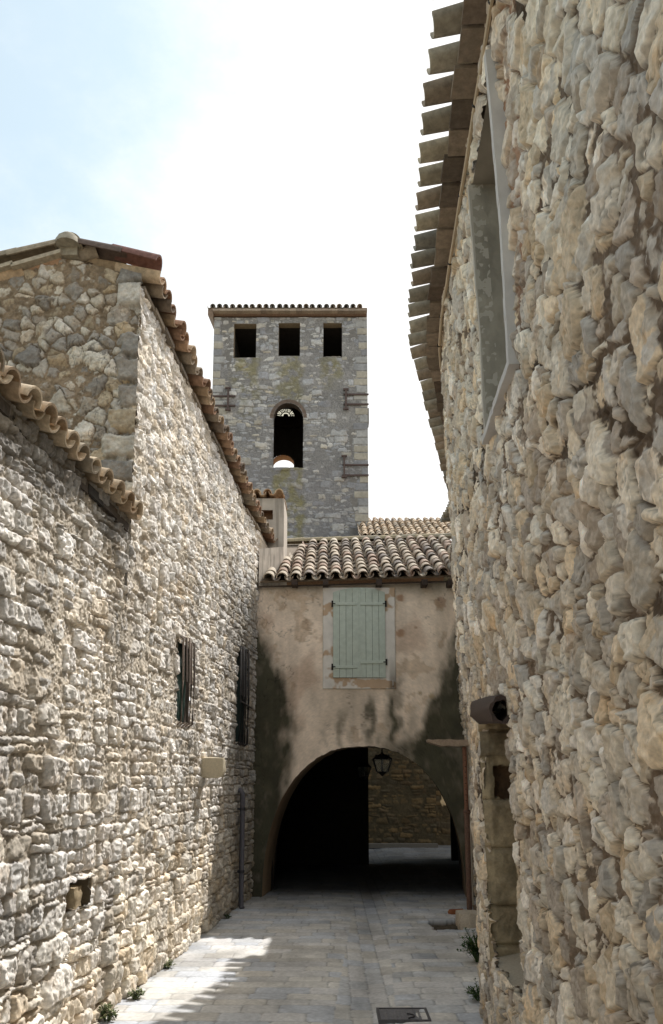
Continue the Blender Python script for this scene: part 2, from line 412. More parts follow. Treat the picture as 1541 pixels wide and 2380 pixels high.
# gable wall facing the camera
xs = np.linspace(-3.7, float(XL(GY))+.02, 330)
def gable_top(X): return np.where(X > -2.36, 6.36-(X+2.36)*.26, 6.36+(X+2.36)*.33)
Xg, Tg = np.meshgrid(xs, np.linspace(0, 1, 420), indexing='ij'); Zg = 3.2+Tg*(gable_top(Xg)-3.2)
d, C, k = rubble(Xg, Zg, 43, (.135, .10), (.21, .14), -.020, GAB, lin(142, 124, 102), warp=.04, rough=.012, grit=.012, lp=.42, sprot=(-.026, .046), lprot=(-.008, .046), slope=.5, chip=.018, vein=.5, fine=.006, ew=.14)
# large corner blocks in courses
Zq = Zg+.05*(fbm(Xg*3, Zg*3, 90, 3)-.5); rowq = np.floor(Zq/.235).astype(np.int32); wq = .13+.22*h01(rowq, rowq*0, 8)+.04*(fbm(Xg*5, Zg*5, 92, 3)-.5)
inq = (Xg > XL(GY)-wq); fz = Zq/.235-rowq
bq = np.minimum(np.minimum(fz, 1-fz)*.235, Xg-(XL(GY)-wq)); bq = bq+.034*(fbm(Xg*8, Zg*8, 91, 5, .6)-.5)*2; eq = np.clip((bq-.012)/.04, 0, 1)
hq = .03+.03*h01(rowq, rowq*0, 13)-.06*(1-np.sqrt(np.clip(1-(1-eq)**2, 0, 1)))+.026*(fbm(Xg*13, Zg*13, 3, 5, .6)-.5)*2
qn = (h01(rowq, rowq*0, 28) > .08); mq = inq & qn & (hq > d) ; d = np.where(mq, hq, d)
C = np.where(mq[..., None], palette(h01(rowq, rowq*0, 9), GAB)*(.5+.75*fbm(Xg*7, Zg*7, 31, 4))[..., None]*(.8+.4*vn(Xg*40, Zg*40, 5))[..., None], C)
damp = .62+.5*fbm(Xg*1.6, Zg*1.6, 66, 4)
C = C*(damp*.9+.1)[..., None]
P = np.stack([Xg, GY-d, Zg], -1)
grid('gable_wall', P, C, M_STONE, tall, flip=False)

# roof of the tall house
rf = MB(); rng = random.Random(3)
def zeave(Y): return 6.16-.062*(Y-6.4)
e0 = Vector((float(XL(6.54))+.13, 6.54, zeave(6.54))); e1 = Vector((float(XL(11.6))+.13, 11.6, zeave(11.6))); e2 = Vector((float(XL(13.45))+.13, 13.45, zeave(13.45)))
for a, b, sd_ in ((e0, e1, 1), (e1, e2, 2)):
    side = (b-a).normalized(); n = int((b-a).length/.21)
    dn = Vector((1, -.08, -.27)).normalized(); dn = (dn-side*dn.dot(side)).normalized()
    tiled(rf, a, side, dn, n, (b-a).length/n, 3, .33, sd_*31, deck=lin(96, 80, 66), jit=1.3)
    # mortar bed / corbel course under the tiles
    for i in range(int((b-a).length/.3)):
        p = a+side*(i*.3+.15)-Vector((.162, 0, .028)); rr = rng.uniform(-.02, .02)
        rf.obox(p+Vector((rr, 0, 0)), side*.147, Vector((.06, -.006, 0)), Vector((0, 0, .022)), tcol(rng, [lin(150, 138, 122), lin(130, 120, 108)]))
# far pitch
a = Vector((-3.75, 6.52, 5.86)); side = Vector((0, 1, 0)); dn = Vector((-1, 0, -.33)).normalized()
tiled(rf, a, side, dn, 33, .21, 5, .33, 77, deck=lin(96, 80, 66))
roof_o = rf.build('roof', M_TILE, tall)
rd = MB()
for i in range(18):
    rd.tile(Vector((-2.34+.06*(i/18), 6.37+i*.39, 6.44-.062*i*.39)), Vector((0, 1, -.02)).normalized(), Vector((1, 0, 0)), Vector((0, 0, 1)), .45, .125, .105, .016, True, tcol(rng, [lin(150, 138, 118), lin(160, 132, 104)]), 10)
rd.box((-2.42, 6.40, 6.36), (-2.26, 6.46, 6.50), lin(150, 140, 122))
rd.lathe((-2.34, 6.385, 6.44), [(.0, .11), (.06, .095), (.095, .06), (.108, .0), (.0, -.01)], lin(150, 142, 126), 14)
rd.build('ridge_tile', M_TILE, roof_o)
# verge tiles over the gable
vt = MB()
def verge(x0, z0, x1, z1, col, y=6.44, r0=.085, r1=.1):
    p = Vector((x0, y, z0)); q = Vector((x1, y, z1)); dd = (q-p).normalized(); up = Vector((0, 1, 0)).cross(dd); up = up if up.z > 0 else -up
    vt.tile(p, dd, Vector((0, 1, 0)), up, (q-p).length, r0, r1, .016, True, col, 10)
verge(-2.26, 6.45, -1.86, 6.345, lin(96, 82, 74)); verge(-1.96, 6.395, -1.545, 6.27, lin(118, 86, 78))
verge(-2.44, 6.44, -2.86, 6.315, lin(150, 136, 116)); verge(-2.78, 6.36, -3.22, 6.225, lin(140, 128, 110)); verge(-3.14, 6.27, -3.62, 6.11, lin(150, 132, 112))
for x0, z0, x1, z1 in ((-2.40, 6.40, -2.83, 6.262), (-2.82, 6.285, -3.25, 6.14), (-3.2, 6.17, -3.66, 6.02)):
    vt.obox(((x0+x1)/2, 6.43, (z0+z1)/2-.02), ((x1-x0)/2, 0, (z1-z0)/2), (0, .06, 0), (0, 0, .018), lin(168, 156, 136))
vt.build('verge_tiles', M_TILE, roof_o)

# barred slit windows
def slit(a, b, c, e, nb, cols, green, rail, label):
    m = MB(); dk = (.012, .016, .014)
    q = lambda Y, Z, n: Vector((float(XL(Y))+n, Y-n*.077, Z))
    a2, b2, c2, e2 = a+.01, b-.01, c+.01, e-.01
    for (y0, z0, y1, z1) in ((a2, c2, a2, e2), (b2, e2, b2, c2), (a2, e2, b2, e2), (b2, c2, a2, c2)):
        m.add([q(y0, z0, .0), q(y1, z1, .0), q(y1, z1, -.28), q(y0, z0, -.28)], [(0, 1, 2, 3)], lin(120, 110, 98))
    win = m.build('window', M_STONE, tall); win['label'] = label
    p = MB(); p.add([q(a, c, -.05), q(b, c, -.05), q(b, e, -.05), q(a, e, -.05)], [(0, 1, 2, 3)], green)
    # creased green mesh behind the bars
    for i in range(9):
        yy = a+.05+(b-a-.1)*i/8
        p.tube([q(yy, c+.02, -.04), q(yy+.01, (c+e)/2, -.03), q(yy-.008, e-.25, -.04)], .009, (green[0]*2.2, green[1]*2.2, green[2]*2.2), 5)
    p.build('insect_screen', M_DARK, win)
    for i in range(nb):
        yy = a+.05+(b-a-.1)*i/(nb-1); s = MB(); o = .045+.005*((i*7) % 3)
        s.tube([q(yy, c-.03, -.03), q(yy, c+.02, o), q(yy+.01*(i % 2), (c+e)/2, o+.01), q(yy, e+.02*(i % 3), o), q(yy, e+.05, -.03)], .011, cols[i % len(cols)], 8)
        s.build('bar', M_IRON, win)
    if rail:
        s = MB(); zz = c+(e-c)*.43; s.tube([q(a-.02, zz, .075), q(b+.05, zz-.03, .075)], .012, cols[0], 6); s.build('rail', M_IRON, win)
RUST = [lin(136, 122, 112), lin(118, 106, 98), lin(148, 134, 124)]
slit(*WIN[0], 5, RUST, (.02, .035, .028), False, 'sunlit slit window behind five brown bars')
slit(*WIN[1], 7, [lin(74, 72, 72), lin(62, 58, 56)], (.012, .02, .018), True, 'shaded slit window behind grey bars with a cross rail')
# projecting corbel stone
def rock(mb, c, s, col, seed, amp=.12, rot=0):
    bm = bmesh.new(); bmesh.ops.create_cube(bm, size=1); bmesh.ops.subdivide_edges(bm, edges=bm.edges[:], cuts=4, use_grid_fill=True)
    rg = random.Random(seed); ph = [rg.uniform(0, 9) for _ in range(6)]
    cr, sr = math.cos(rot), math.sin(rot)
    vs = []
    for v in bm.verts:
        p = v.co.copy(); l = max(abs(p.x), abs(p.y), abs(p.z)); sph = p.normalized()*.62
        p = p.lerp(sph, .28)
        f = 1+amp*(math.sin(p.x*9+ph[0])*math.sin(p.y*8+ph[1])+.6*math.sin(p.z*11+ph[2])*math.sin(p.x*13+ph[3]))+rg.uniform(-.02, .02)
        p = Vector((p.x*s[0]*f, p.y*s[1]*f, p.z*s[2]*f)); vs.append((c[0]+p.x*cr-p.y*sr, c[1]+p.x*sr+p.y*cr, c[2]+p.z))
    mb.add(vs, [tuple(x.index for x in f.verts) for f in bm.faces], col, True); bm.free()
m = MB(); rock(m, (float(XL(9.24))+.055, 9.26, 1.895), (.40, .15, .225), lin(190, 178, 154), 4, .05, .05); m.build('corbel', M_STONE, tall)

# ================================================================== LEFT: low house
low = thing('low_house', 'low rubble stone house with small tiled eave nearest on the left', 'house', (XL(4.), 4., 0))
ys = spaced((-4, 3.6, .06), (3.6, GY+.02, .0075)); Yg, Tg = np.meshgrid(ys, np.linspace(0, 1, 640), indexing='ij'); Zg = Tg*3.93-.02
d, C, k = rubble(Yg, Zg, 21, (.19, .128), (.30, .19), left_mortar, PALE, lin(202, 191, 174), warp=.026, rough=.010, grit=.010, lp=.16, strat=.018, pit=.012, warm=.35, fine=.007, ew=.11, chip=.010, vein=.4, hard=.7, sprot=(-.008, .026), lprot=(0, .03), slope=.24, off=.085, tint=left_tint, brick=(.75, .55, .25), lbrick=True, drop=.034)
lo = sst(1.0, .2, Zg)[..., None]; C = C*(1+lo*(np.array([1.03, .985, .91])-1))
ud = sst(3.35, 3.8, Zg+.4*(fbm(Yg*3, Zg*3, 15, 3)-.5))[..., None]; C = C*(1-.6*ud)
d = d+.03*(fbm(Yg*.6, Zg*.6, 5, 2)-.5)+.012
HOLE = (5.52, 5.92, .90, 1.08)
cut = rect(Yg, Zg, *HOLE, .02)
keep = ~(cut[:-1, :-1] | cut[1:, :-1] | cut[1:, 1:] | cut[:-1, 1:])
grid('wall', left_point(Yg, Zg, d), C, M_STONE, low, keep)
m = MB(); q = lambda Y, Z, n: (float(XL(Y))+n, Y, Z)
a, b, c, e = HOLE[0]-.03, HOLE[1]+.03, HOLE[2]-.03, HOLE[3]+.03
for pts in (((a, c, .01), (a, e, .01), (a, e, -.4), (a, c, -.4)), ((b, c, .01), (b, c, -.4), (b, e, -.4), (b, e, .01)), ((a, e, .01), (b, e, .01), (b, e, -.4), (a, e, -.4)), ((a, c, .01), (a, c, -.4), (b, c, -.4), (b, c, .01)), ((a, c, -.4), (a, e, -.4), (b, e, -.4), (b, c, -.4))):
    m.add([q(*p) for p in pts], [(0, 1, 2, 3)], lin(140, 128, 108))
dh = m.build('drain_hole', M_STONE, low)
m = MB(); rock(m, (float(XL(5.66))-.05, 5.66, .97), (.16, .15, .14), lin(170, 152, 122), 9, .08); m.build('lodged_stone', M_STONE, dh)
rf = MB(); ea = Vector((float(XL(6.40))+.10, 6.36, 3.86)); side = Vector((-.077, -1, 0)).normalized(); dn = Vector((1, -.077, -.30)).normalized(); dn = (dn-side*dn.dot(side)).normalized()
LT = [lin(178, 158, 132), lin(166, 144, 118), lin(188, 170, 144), lin(150, 138, 120)]
tiled(rf, ea, side, dn, 22, .215, 2, .33, 5, cols=LT, r0=.078, r1=.094, deck=lin(60, 54, 48), jit=1.2)
rg = random.Random(8)
for i in range(16):
    p = ea+side*(i*.3+.15)-Vector((.145+rg.uniform(-.02, .02), 0, .03+rg.uniform(-.01, .01))); rf.obox(p, side*.149, Vector((.06, -.005, 0)), Vector((0, 0, .035)), tcol(rg, [lin(92, 84, 76), lin(70, 66, 62)]))
rf.build('roof', M_TILE, low)

# ================================================================== RIGHT: stone house
rh = thing('stone_house', 'big rough beige rubble house wall in shade along the right side', 'house', (1.1, 5., 0))
ys = spaced((-4, 1.3, .06), (1.3, 6.9, .0062), (6.9, 12.9, .035)); zs = np.linspace(-.02, 5.54, 1130)
Yg, Zg = np.meshgrid(ys, zs, indexing='ij')
def right_mortar(S, H): return -.0125+.020*(fbm(S*.8, H*.8, 3, 2)-.4)-.006*sst(2.2, .6, H)
d, C, k = rubble(Yg, Zg, 91, (.13, .09), (.22, .15), right_mortar, WARM, lin(124, 108, 92), warp=.022, rough=.009, grit=.014, lp=.42, sprot=(-.006, .024), lprot=(.0, .026), slope=.26, pit=.005, ew=.10, drop=.026, warm=.6, fine=.006, chip=.010, vein=.55, hard=.85, off=.062)
dark = sst(.50, .68, fbm(Yg*1.1+4, Zg*.9, 303, 3)+.10*sst(2.5, 4.5, Zg))[..., None]*(1-k)[..., None]
C = C*(1-.6*dark*np.array([1., 1.02, 1.05]))
# pink mortar round the upper window
pk = sst(.42, .05, np.abs(Yg-3.2)+.3*(fbm(Yg*5, Zg*2, 12, 3)-.5))*sst(3.6, 4.1, Zg)*(1-.7*k); pk = pk[..., None]*.75
C = C*(1-pk)+np.array(lin(176, 138, 112))*pk*(.8+.4*fbm(Yg*12, Zg*12, 14, 3))[..., None]
gr = sst(.55, .0, Zg+.3*(fbm(Yg*3, Zg*3, 41, 3)-.5))[..., None]; C = C*(1-.15*gr)
d = d+.05*(fbm(Yg*.7, Zg*.7, 6, 2)-.5)+.03*(fbm(Yg*2.1, Zg*2.1, 16, 2)-.5)
UW = (3.39, 4.20, 3.66, 5.24); NI = (4.57, 5.62, .60, 2.16)
cut = rect(Yg, Zg, *UW) | rect(Yg, Zg, *NI, .035, 7)
keep = ~(cut[:-1, :-1] | cut[1:, :-1] | cut[1:, 1:] | cut[:-1, 1:])
# rounded edge at the near and far sides of the niche
nr = sst(.12, 0, np.minimum(np.abs(Yg-NI[0]), np.abs(Yg-NI[1])))*((Zg > NI[2]-.05) & (Zg < NI[3]+.05))
d = d-.035*nr*(.4+.6*vn(Zg*4, Yg*2, 5))
def right_point(Y, Z, n):
    g = (XR(Y+.01, Z)-XR(Y-.01, Z))/.02; l = np.sqrt(1+g*g)
    return np.stack([XR(Y, Z)-n/l, Y+n*g/l, Z], -1)
grid('wall', right_point(Yg, Zg, d), C, M_STONE, rh, keep, flip=True)
q = lambda Y, Z, n: Vector(right_point(np.array(Y, float), np.array(Z, float), np.array(n, float)))
# upper window: grey rendered jambs, soffit, pale edges
win = thing('window', None, None); win.parent = rh; win.location = (0, 0, 0); win.location = -rh.location
def patch(name, p00, p10, p01, p11, nu, nv, colf, mat, parent, amp=0, seed=0, flip=False):
    U, V = np.meshgrid(np.linspace(0, 1, nu), np.linspace(0, 1, nv), indexing='ij')
    p00, p10, p01, p11 = (np.array(p) for p in (p00, p10, p01, p11))
    P = (1-U)[..., None]*((1-V)[..., None]*p00+V[..., None]*p01)+U[..., None]*((1-V)[..., None]*p10+V[..., None]*p11)
    nn = np.cross(p10-p00, p01-p00); nn = nn/np.linalg.norm(nn)
    if amp: P = P+nn*(amp*(fbm(U*nu*.15, V*nv*.15, seed, 3)-.5))[..., None]
    return grid(name, P, colf(P), mat, parent, flip=flip)
def grey(P):
    t = fbm(P[..., 0]*9+P[..., 1]*9, P[..., 2]*5, 8, 4); s = sst(.42, .8, fbm(P[..., 0]*14, P[..., 2]*5, 81, 5)+.16*sst(4.4, 5.0, P[..., 2]))
    c = np.array(lin(158, 150, 136))*(.75+.5*t)[..., None]; return c*(1-.16*s)[..., None]
a, b, c, e = UW
dp = .42
patch('jamb', q(b, c-.05, .02), q(b, c-.05, -dp), q(b, e+.02, .02), q(b, e+.02, -dp), 90, 320, grey, M_PLASTER, win, .006, 3)
patch('jamb', q(a, c-.05, .01), q(a, c-.05, -dp), q(a, e+.02, .01), q(a, e+.02, -dp), 12, 30, grey, M_PLASTER, win, .006, 4)
patch('soffit', q(a, e, .01), q(a, e, -dp), q(b, e, .01), q(b, e, -dp), 20, 30, lambda P: grey(P)*.8, M_PLASTER, win, .006, 5)
patch('sill', q(a, c, .01), q(a, c, -dp), q(b, c, .01), q(b, c, -dp), 20, 30, grey, M_PLASTER, win, .006, 6)
patch('blocked_panel', q(a, c, -dp+.02), q(b, c, -dp+.02), q(a, e, -dp+.02), q(b, e, -dp+.02), 20, 30, grey, M_PLASTER, win, .006, 7)
s = MB(); pc = lin(192, 187, 182)
def strip(y0, z0, y1, z1, wy, wz, n0=.05, steps=14):
    for i in range(steps):
        f0, f1 = i/steps, (i+1)/steps; n1 = n0+.004*random.random()
        ya, za, yb, zb = y0+(y1-y0)*f0, z0+(z1-z0)*f0, y0+(y1-y0)*f1, z0+(z1-z0)*f1
        s.hexa([q(ya, za, -.05), q(ya+wy, za+wz, -.05), q(yb+wy, zb+wz, -.05), q(yb, zb, -.05), q(ya, za, n1), q(ya+wy, za+wz, n1), q(yb+wy, zb+wz, n1), q(yb, zb, n1)], pc)
strip(a-.05, c-.04, a-.05, e+.03, .05, 0); strip(a, c-.04, b+.02, c-.04, 0, .04)
s.build('plaster_edge', M_PLASTER, win)
s = MB(); pc = lin(176, 168, 156); strip(b, c, b, e, .04, 0, .035); s.build('plaster_edge', M_PLASTER, win)
# niche with big dressed blocks on its far side
ni = thing('niche', None, None); ni.parent = rh; ni.location = -rh.location
a, b, c, e = NI
Zj, Uj = np.meshgrid(np.linspace(c-.1, e+.12, 230), np.linspace(0, 1, 60), indexing='ij')
rows = np.array([.0, .66, .92, 1.30, 1.62, 1.93, 2.1, 2.5]); rj = np.searchsorted(rows, Zj)-1; rj = np.clip(rj, 0, len(rows)-2)
bz = np.minimum(Zj-rows[rj], rows[rj+1]-Zj)+.012*(fbm(Uj*3, Zj*4, 2, 2)-.5)
ez = np.clip((bz-.004)/.03, 0, 1); rel = .05*h01(rj, rj*0, 6)-.03*(1-np.sqrt(np.clip(1-(1-ez)**2, 0, 1)))+.05*(fbm(Uj*4, Zj*9, 12, 5, .58)-.5)
rel += .04*(Uj < .12)*(-1)*(1-Uj/.12)
cj = palette(h01(rj, rj*0, 16), [lin(152, 138, 112), lin(166, 150, 122), lin(140, 128, 106)])*(.45+1.0*fbm(Uj*4, Zj*9, 22, 5, .6))[..., None]
hole = rect(Uj, Zj, .2, .75, 1.64, 1.86, .03, 3); cj = np.where(hole[..., None], np.array(lin(96, 76, 58))*(.6+.7*fbm(Uj*14, Zj*30, 5, 3))[..., None], cj); rel = np.where(hole, rel-.09, rel)
X0 = XR(np.full(Zj.shape, b), Zj)
P = np.stack([X0-.02+Uj*.42, b+.02-rel, Zj], -1)
grid('jamb_blocks', P, cj, M_STONE, ni, flip=False)
Yb, Zb = np.meshgrid(np.linspace(a-.05, b+.05, 90), np.linspace(c-.1, e+.1, 150), indexing='ij')
db, Cb, kb = rubble(Yb, Zb, 7, (.16, .12), None, -.002, WARM, lin(110, 100, 86))
grid('back', np.stack([XR(Yb, Zb)+.36-db, Yb, Zb], -1), Cb*.8, M_STONE, ni, flip=True)
m = MB(); tq = lin(120, 108, 92)
m.add([q(a, e+.03, .01), q(b, e+.03, .01), q(b, e+.03, -.4), q(a, e+.03, -.4)], [(0, 1, 2, 3)], tq)
m.add([q(a, c-.02, .01), q(b, c-.02, .01), q(b, c+.06, -.4), q(a, c+.06, -.4)], [(3, 2, 1, 0)], lin(170, 160, 142))
m.add([q(a-.02, c-.1, -.01), q(a-.02, e+.1, -.01), q(a-.02, e+.1, -.4), q(a-.02, c-.1, -.4)], [(0, 1, 2, 3)], tq)
m.build('reveal', M_STONE, ni)
m = MB(); pts0 = at(1188, 1650, 4.42)-Vector((.055, 0, 0)); pts1 = at(1122, 1652, 5.6)-Vector((.02, 0, 0))
dd = (pts1-pts0).normalized(); sd_ = dd.cross(Vector((0, 0, 1))).normalized()
n = 16; vs = []
for r_, pt in ((.080, pts0), (.084, pts0+dd*.5), (.088, pts1)):
    for rr in (r_, r_-.022):
        for kx in range(n):
            t = 2*math.pi*kx/n; vs.append(pt+sd_*(math.cos(t)*rr*.8)+Vector((0, 0, math.sin(t)*rr)))
fs = []
for i in range(2):
    for kx in range(n):
        k2 = (kx+1) % n; fs.append((i*2*n+kx, i*2*n+k2, (i+1)*2*n+k2, (i+1)*2*n+kx)); fs.append((i*2*n+n+k2, i*2*n+n+kx, (i+1)*2*n+n+kx, (i+1)*2*n+n+k2))
for i in (0, 2):
    for kx in range(n):
        k2 = (kx+1) % n; fs.append((i*2*n+kx, i*2*n+n+kx, i*2*n+n+k2, i*2*n+k2))
m.add([v+Vector((.006*math.sin(i*2.3), 0, .007*math.sin(i*1.7+1))) for i, v in enumerate(vs)], fs, lin(74, 62, 56), True)
m.build('clay_pipe', M_IRON, ni)

# eave: flat clay soffit slabs, protruding channel tiles, covers set back
ZE = 5.58
def eave_line():
    pts = []; Y = -3.5
    while Y < 11.6:
        g = float(XR(np.array(Y+.05), np.array(5.5))-XR(np.array(Y-.05), np.array(5.5)))/.1
        pts.append((Vector((float(XR(np.array(Y), np.array(5.5))), Y, ZE)), Vector((g, 1, 0)).normalized())); Y += .214/math.sqrt(1+g*g)
    return pts
EL_ = eave_line()
so_ = MB(); rf = MB(); rg = random.Random(12)
BR = [lin(122, 110, 96), lin(108, 96, 84), lin(134, 120, 104), lin(100, 86, 74)]
CH = [lin(154, 146, 130), lin(164, 154, 134), lin(150, 136, 118), lin(142, 138, 128)]
for i, (p, t) in enumerate(EL_):
    nrm = Vector((-t.y, t.x, 0))                       # towards the street
    so_.obox(p+nrm*(.02+rg.uniform(-.014, .014))+Vector((0, 0, -.055+rg.uniform(-.014, .014))), (t+nrm*rg.uniform(-.05, .05))*.098, nrm*.12, Vector((0, 0, .014)), tcol(rg, BR, .5))
    dn = (nrm+Vector((0, 0, -.24))).normalized(); up = t.cross(dn); up = up if up.z > 0 else -up
    L_ = .46; tip = p+nrm*(.275+rg.uniform(-.012, .012))+Vector((0, 0, rg.uniform(-.006, .006)))
    yaw = (dn+t*rg.uniform(-.05, .05)+up*.02).normalized()
    rf.tile(tip-yaw*L_+up*.085, yaw, t, up, L_, .092, .068, .016, False, tcol(rg, CH, .5), 8)
    cp = p+t*.107+nrm*(.06+rg.uniform(-.015, .015))
    rf.tile(cp-dn*L_+up*.06, dn, t, up, L_, .075, .092, .015, True, tcol(rg, CH), 8)
    for r_ in (1, 2, 3):
        rf.tile(tip-dn*(L_+.34*r_)+up*.10, dn, t, up, L_, .098, .078, .016, False, tcol(rg, CH), 6)
        rf.tile(cp-dn*(L_+.34*r_)+up*.075, dn, t, up, L_, .075, .092, .015, True, tcol(rg, CH), 6)
roof_r = rf.build('roof', M_TILE, rh)
# mortar fillet, deck and closing walls so the house is solid
for i in range(len(EL_)-1):
    p, t = EL_[i]; p2, t2 = EL_[i+1]; n1 = Vector((-t.y, t.x, 0)); n2 = Vector((-t2.y, t2.x, 0))
    u0 = Vector((0, 0, -.03)); 
    so_.hexa([p+n1*.05+u0, p2+n2*.05+u0, p2-n2*.4+u0, p-n1*.4+u0, p+n1*.04+Vector((0, 0, .045)), p2+n2*.04+Vector((0, 0, .045)), p2-n2*.4+Vector((0, 0, .16)), p-n1*.4+Vector((0, 0, .16))], lin(100, 86, 72))
so_.build('eave_soffit', M_TILE, rh)
m = MB()
a0 = Vector((.75, -4, 5.62)); b0 = Vector((2.1, 12.6, 5.62))
m.hexa([a0+Vector((0, 0, -.05)), b0+Vector((0, 0, -.05)), (7, 12.6, 7.0), (7, -4, 7.0), a0, b0, (7, 12.6, 7.06), (7, -4, 7.06)], lin(120, 100, 80))
m.box((6.9, -4, 0), (7, 12.6, 6.98), lin(160, 150, 130)); m.build('rear', M_STONE, rh)

# cable clipped along the wall head
m = MB(); pts = []; 
cy = [1.2, 2.0, 2.6, 3.2, 3.8, 4.5, 5.2, 5.9, 6.35, 6.7, 7.4, 8.2, 9.2, 10.4]
for i, Y in enumerate(cy):
    off = .055 if Y < 6 else .05; pts.append(q(Y, 5.31+.024*Y-.006*(i % 2), off-.02))
fine = []
for i in range(len(pts)-1):
    for kx in range(6): fine.append(pts[i].lerp(pts[i+1], kx/6)+Vector((0, 0, -.012*math.sin(math.pi*kx/6))))
m.tube(fine+[pts[-1]], .0125, lin(176, 158, 132), 6)
m.tube([f+Vector((0, 0, .02)) for f in fine], .0045, lin(196, 182, 156), 5)
cab = m.build('cable', M_PAINT); tag(cab, 'tan twin cable clipped under the eave of the right stone house', 'cable')
for Y in (2.6, 3.2, 3.8, 4.5, 5.2, 5.9, 6.35):
    c_ = MB(); p = q(Y, 5.31+.024*Y, .035); c_.tube([p+Vector((0, -.006, 0)), p+Vector((0, .006, 0))], .017, lin(50, 46, 42), 8); c_.build('clip', M_BLACK, cab)

# ================================================================== passage house across the alley
FY = 12.5
ph = thing('passage_house', 'plastered house bridging the alley over a dark archway', 'house', (.4, FY, 0))
AX, AA, AH, AN = .49, 1.54, 2.27, 2.25
def arch_z(x):
    t = np.clip(np.abs((x-AX)/AA), 0, 1); ang = np.arctan2(1-t, x-AX)*9; n = vn(ang, ang*0+3, 7)-.5+.6*(vn(ang*3, ang*0+3, 8)-.5)
    return AH*(1-t**AN)**(1/AN)+.022*n*(t < .97)
th = np.linspace(math.pi, 0, 150); cx = AX+AA*np.cos(th)
xs = np.concatenate([np.linspace(-1.6, AX-AA, 50)[:-1], cx, np.linspace(AX+AA, 2.7, 60)[1:]])
ZT = 4.86
Xg, Tg = np.meshgrid(xs, np.linspace(0, 1, 330), indexing='ij')
az = np.where(np.abs(Xg-AX) < AA, arch_z(Xg), 0.); Zg = az+Tg*(ZT+.03*Xg-az)
base = np.array(lin(236, 217, 197)); n1 = fbm(Xg*1.8, Zg*1.8, 5, 5); n2 = fbm(Xg*7, Zg*7, 6, 4)
C = base*(.82+.34*n1)[..., None]*(.9+.2*n2)[..., None]
grey_ = sst(.48, .66, fbm(Xg*1.3+9, Zg*1.0, 15, 4))[..., None]; C = C*(1-.5*grey_)+np.array(lin(176, 162, 144))*.5*grey_
pink = sst(.55, .7, fbm(Xg*1.7+3, Zg*1.5+8, 25, 4))[..., None]; C = C*(1-.5*pink)+np.array(lin(184, 154, 132))*.5*pink
DK = np.array(lin(66, 65, 50)); wv = .34*(fbm(Xg*2.3, Zg*1.6, 35, 4)-.5)*2
wf = .12*(fbm(Xg*9, Zg*5, 36, 4)-.5)*2
eL = np.interp(Zg, [0, 1.2, 2.0, 2.6, 3.1, 3.5, 3.9, 4.3, 4.9], [-.85, -.78, -.68, -.64, -.72, -.92, -1.08, -1.26, -1.5])
dl = sst(.22, -.2, Xg-eL-.06+wv*.5+wf)
eR = np.interp(Zg, [0, 1.4, 2.0, 2.35, 2.7, 3.0, 3.5, 4.3, 4.9], [.6, 1.0, 1.08, 1.25, 1.42, 1.62, 1.86, 2.02, 2.15])
dr = sst(-.15, .15, Xg-eR+wv*.5+wf)*.95
dr2 = sst(.16, -.12, Zg-2.38+wv*.35+wf)*sst(.45, 1.0, Xg)*.8
dm = np.maximum(np.maximum(dl, dr), dr2)
for x0, z0, z1, wd, st in ((.62, 3.12, 2.3, .075, .8), (.98, 3.2, 2.2, .10, .95), (1.06, 3.45, 2.5, .06, .6), (.16, 2.9, 2.2, .06, .6), (-.08, 2.65, 2.3, .05, .4), (.78, 2.6, 2.2, .10, .6), (.36, 2.6, 2.28, .05, .35), (1.3, 3.0, 2.4, .07, .3)):
    xx = np.abs(Xg-x0+.10*(fbm(Zg*3, Zg*0+x0, 44, 2)-.5)+wf*.9)
    dm = np.maximum(dm, st*sst(wd*1.7, 0, xx)*sst(z0+.12, z0-.3, Zg)*sst(z1-.2, z1+.2, Zg))
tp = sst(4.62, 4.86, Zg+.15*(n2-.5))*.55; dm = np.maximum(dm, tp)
dm = np.clip(dm*(.72+.5*fbm(Xg*6, Zg*3.5, 57, 5, .6))*1.05, 0, .97); C = C*(1-dm[..., None])+DK*dm[..., None]*(.6+.9*fbm(Xg*5, Zg*5, 55, 4))[..., None]
# pale drips and repaired patches
for x0, z0, r_, cc in ((-.42, 4.2, .10, lin(160, 142, 124)), (1.10, 4.62, .07, lin(146, 104, 72)), (1.10, 4.05, .06, lin(160, 120, 88)), (1.35, 4.15, .04, lin(150, 116, 92)), (1.58, 3.05, .075, lin(168, 146, 112)), (1.4, 3.1, .04, lin(158, 136, 104)), (1.75, 4.55, .09, lin(158, 128, 106))):
    mk = sst(1.15, .55, np.sqrt((Xg-x0)**2+(Zg-z0)**2)/r_+1.6*(fbm(Xg*9+x0, Zg*9, 171, 4)-.5))[..., None]*.7; C = C*(1-mk)+np.array(cc)*mk
crk = sst(.012, .002, np.abs(fbm(Xg*2.2+5, Zg*1.6, 131, 5, .6)-.5))*sst(.5, .62, fbm(Xg*.9, Zg*.9, 132, 3)); C = C*(1-.4*crk)[..., None]
flk = sst(.64, .67, fbm(Xg*2.4, Zg*2.0+4, 141, 5, .58))*sst(.45, .1, dm); C = C*(1-flk[..., None]*.45)+np.array(lin(176, 150, 122))*(flk*.45)[..., None]*(.7+.6*fbm(Xg*16, Zg*16, 142, 3))[..., None]
run = sst(.5, .75, fbm(Xg*7, Zg*.5, 151, 4))*sst(4.9, 4.2, Zg); C = C*(1-.16*run)[..., None]
C = C*(.9+.2*vn(Xg*60, Zg*60, 152))[..., None]
d = .012*(n1-.5)*2+.004*(n2-.5)-.006*flk-.004*crk
P = np.stack([Xg, FY-d, Zg], -1)
grid('facade', P, C, M_PLASTER, ph, flip=True)
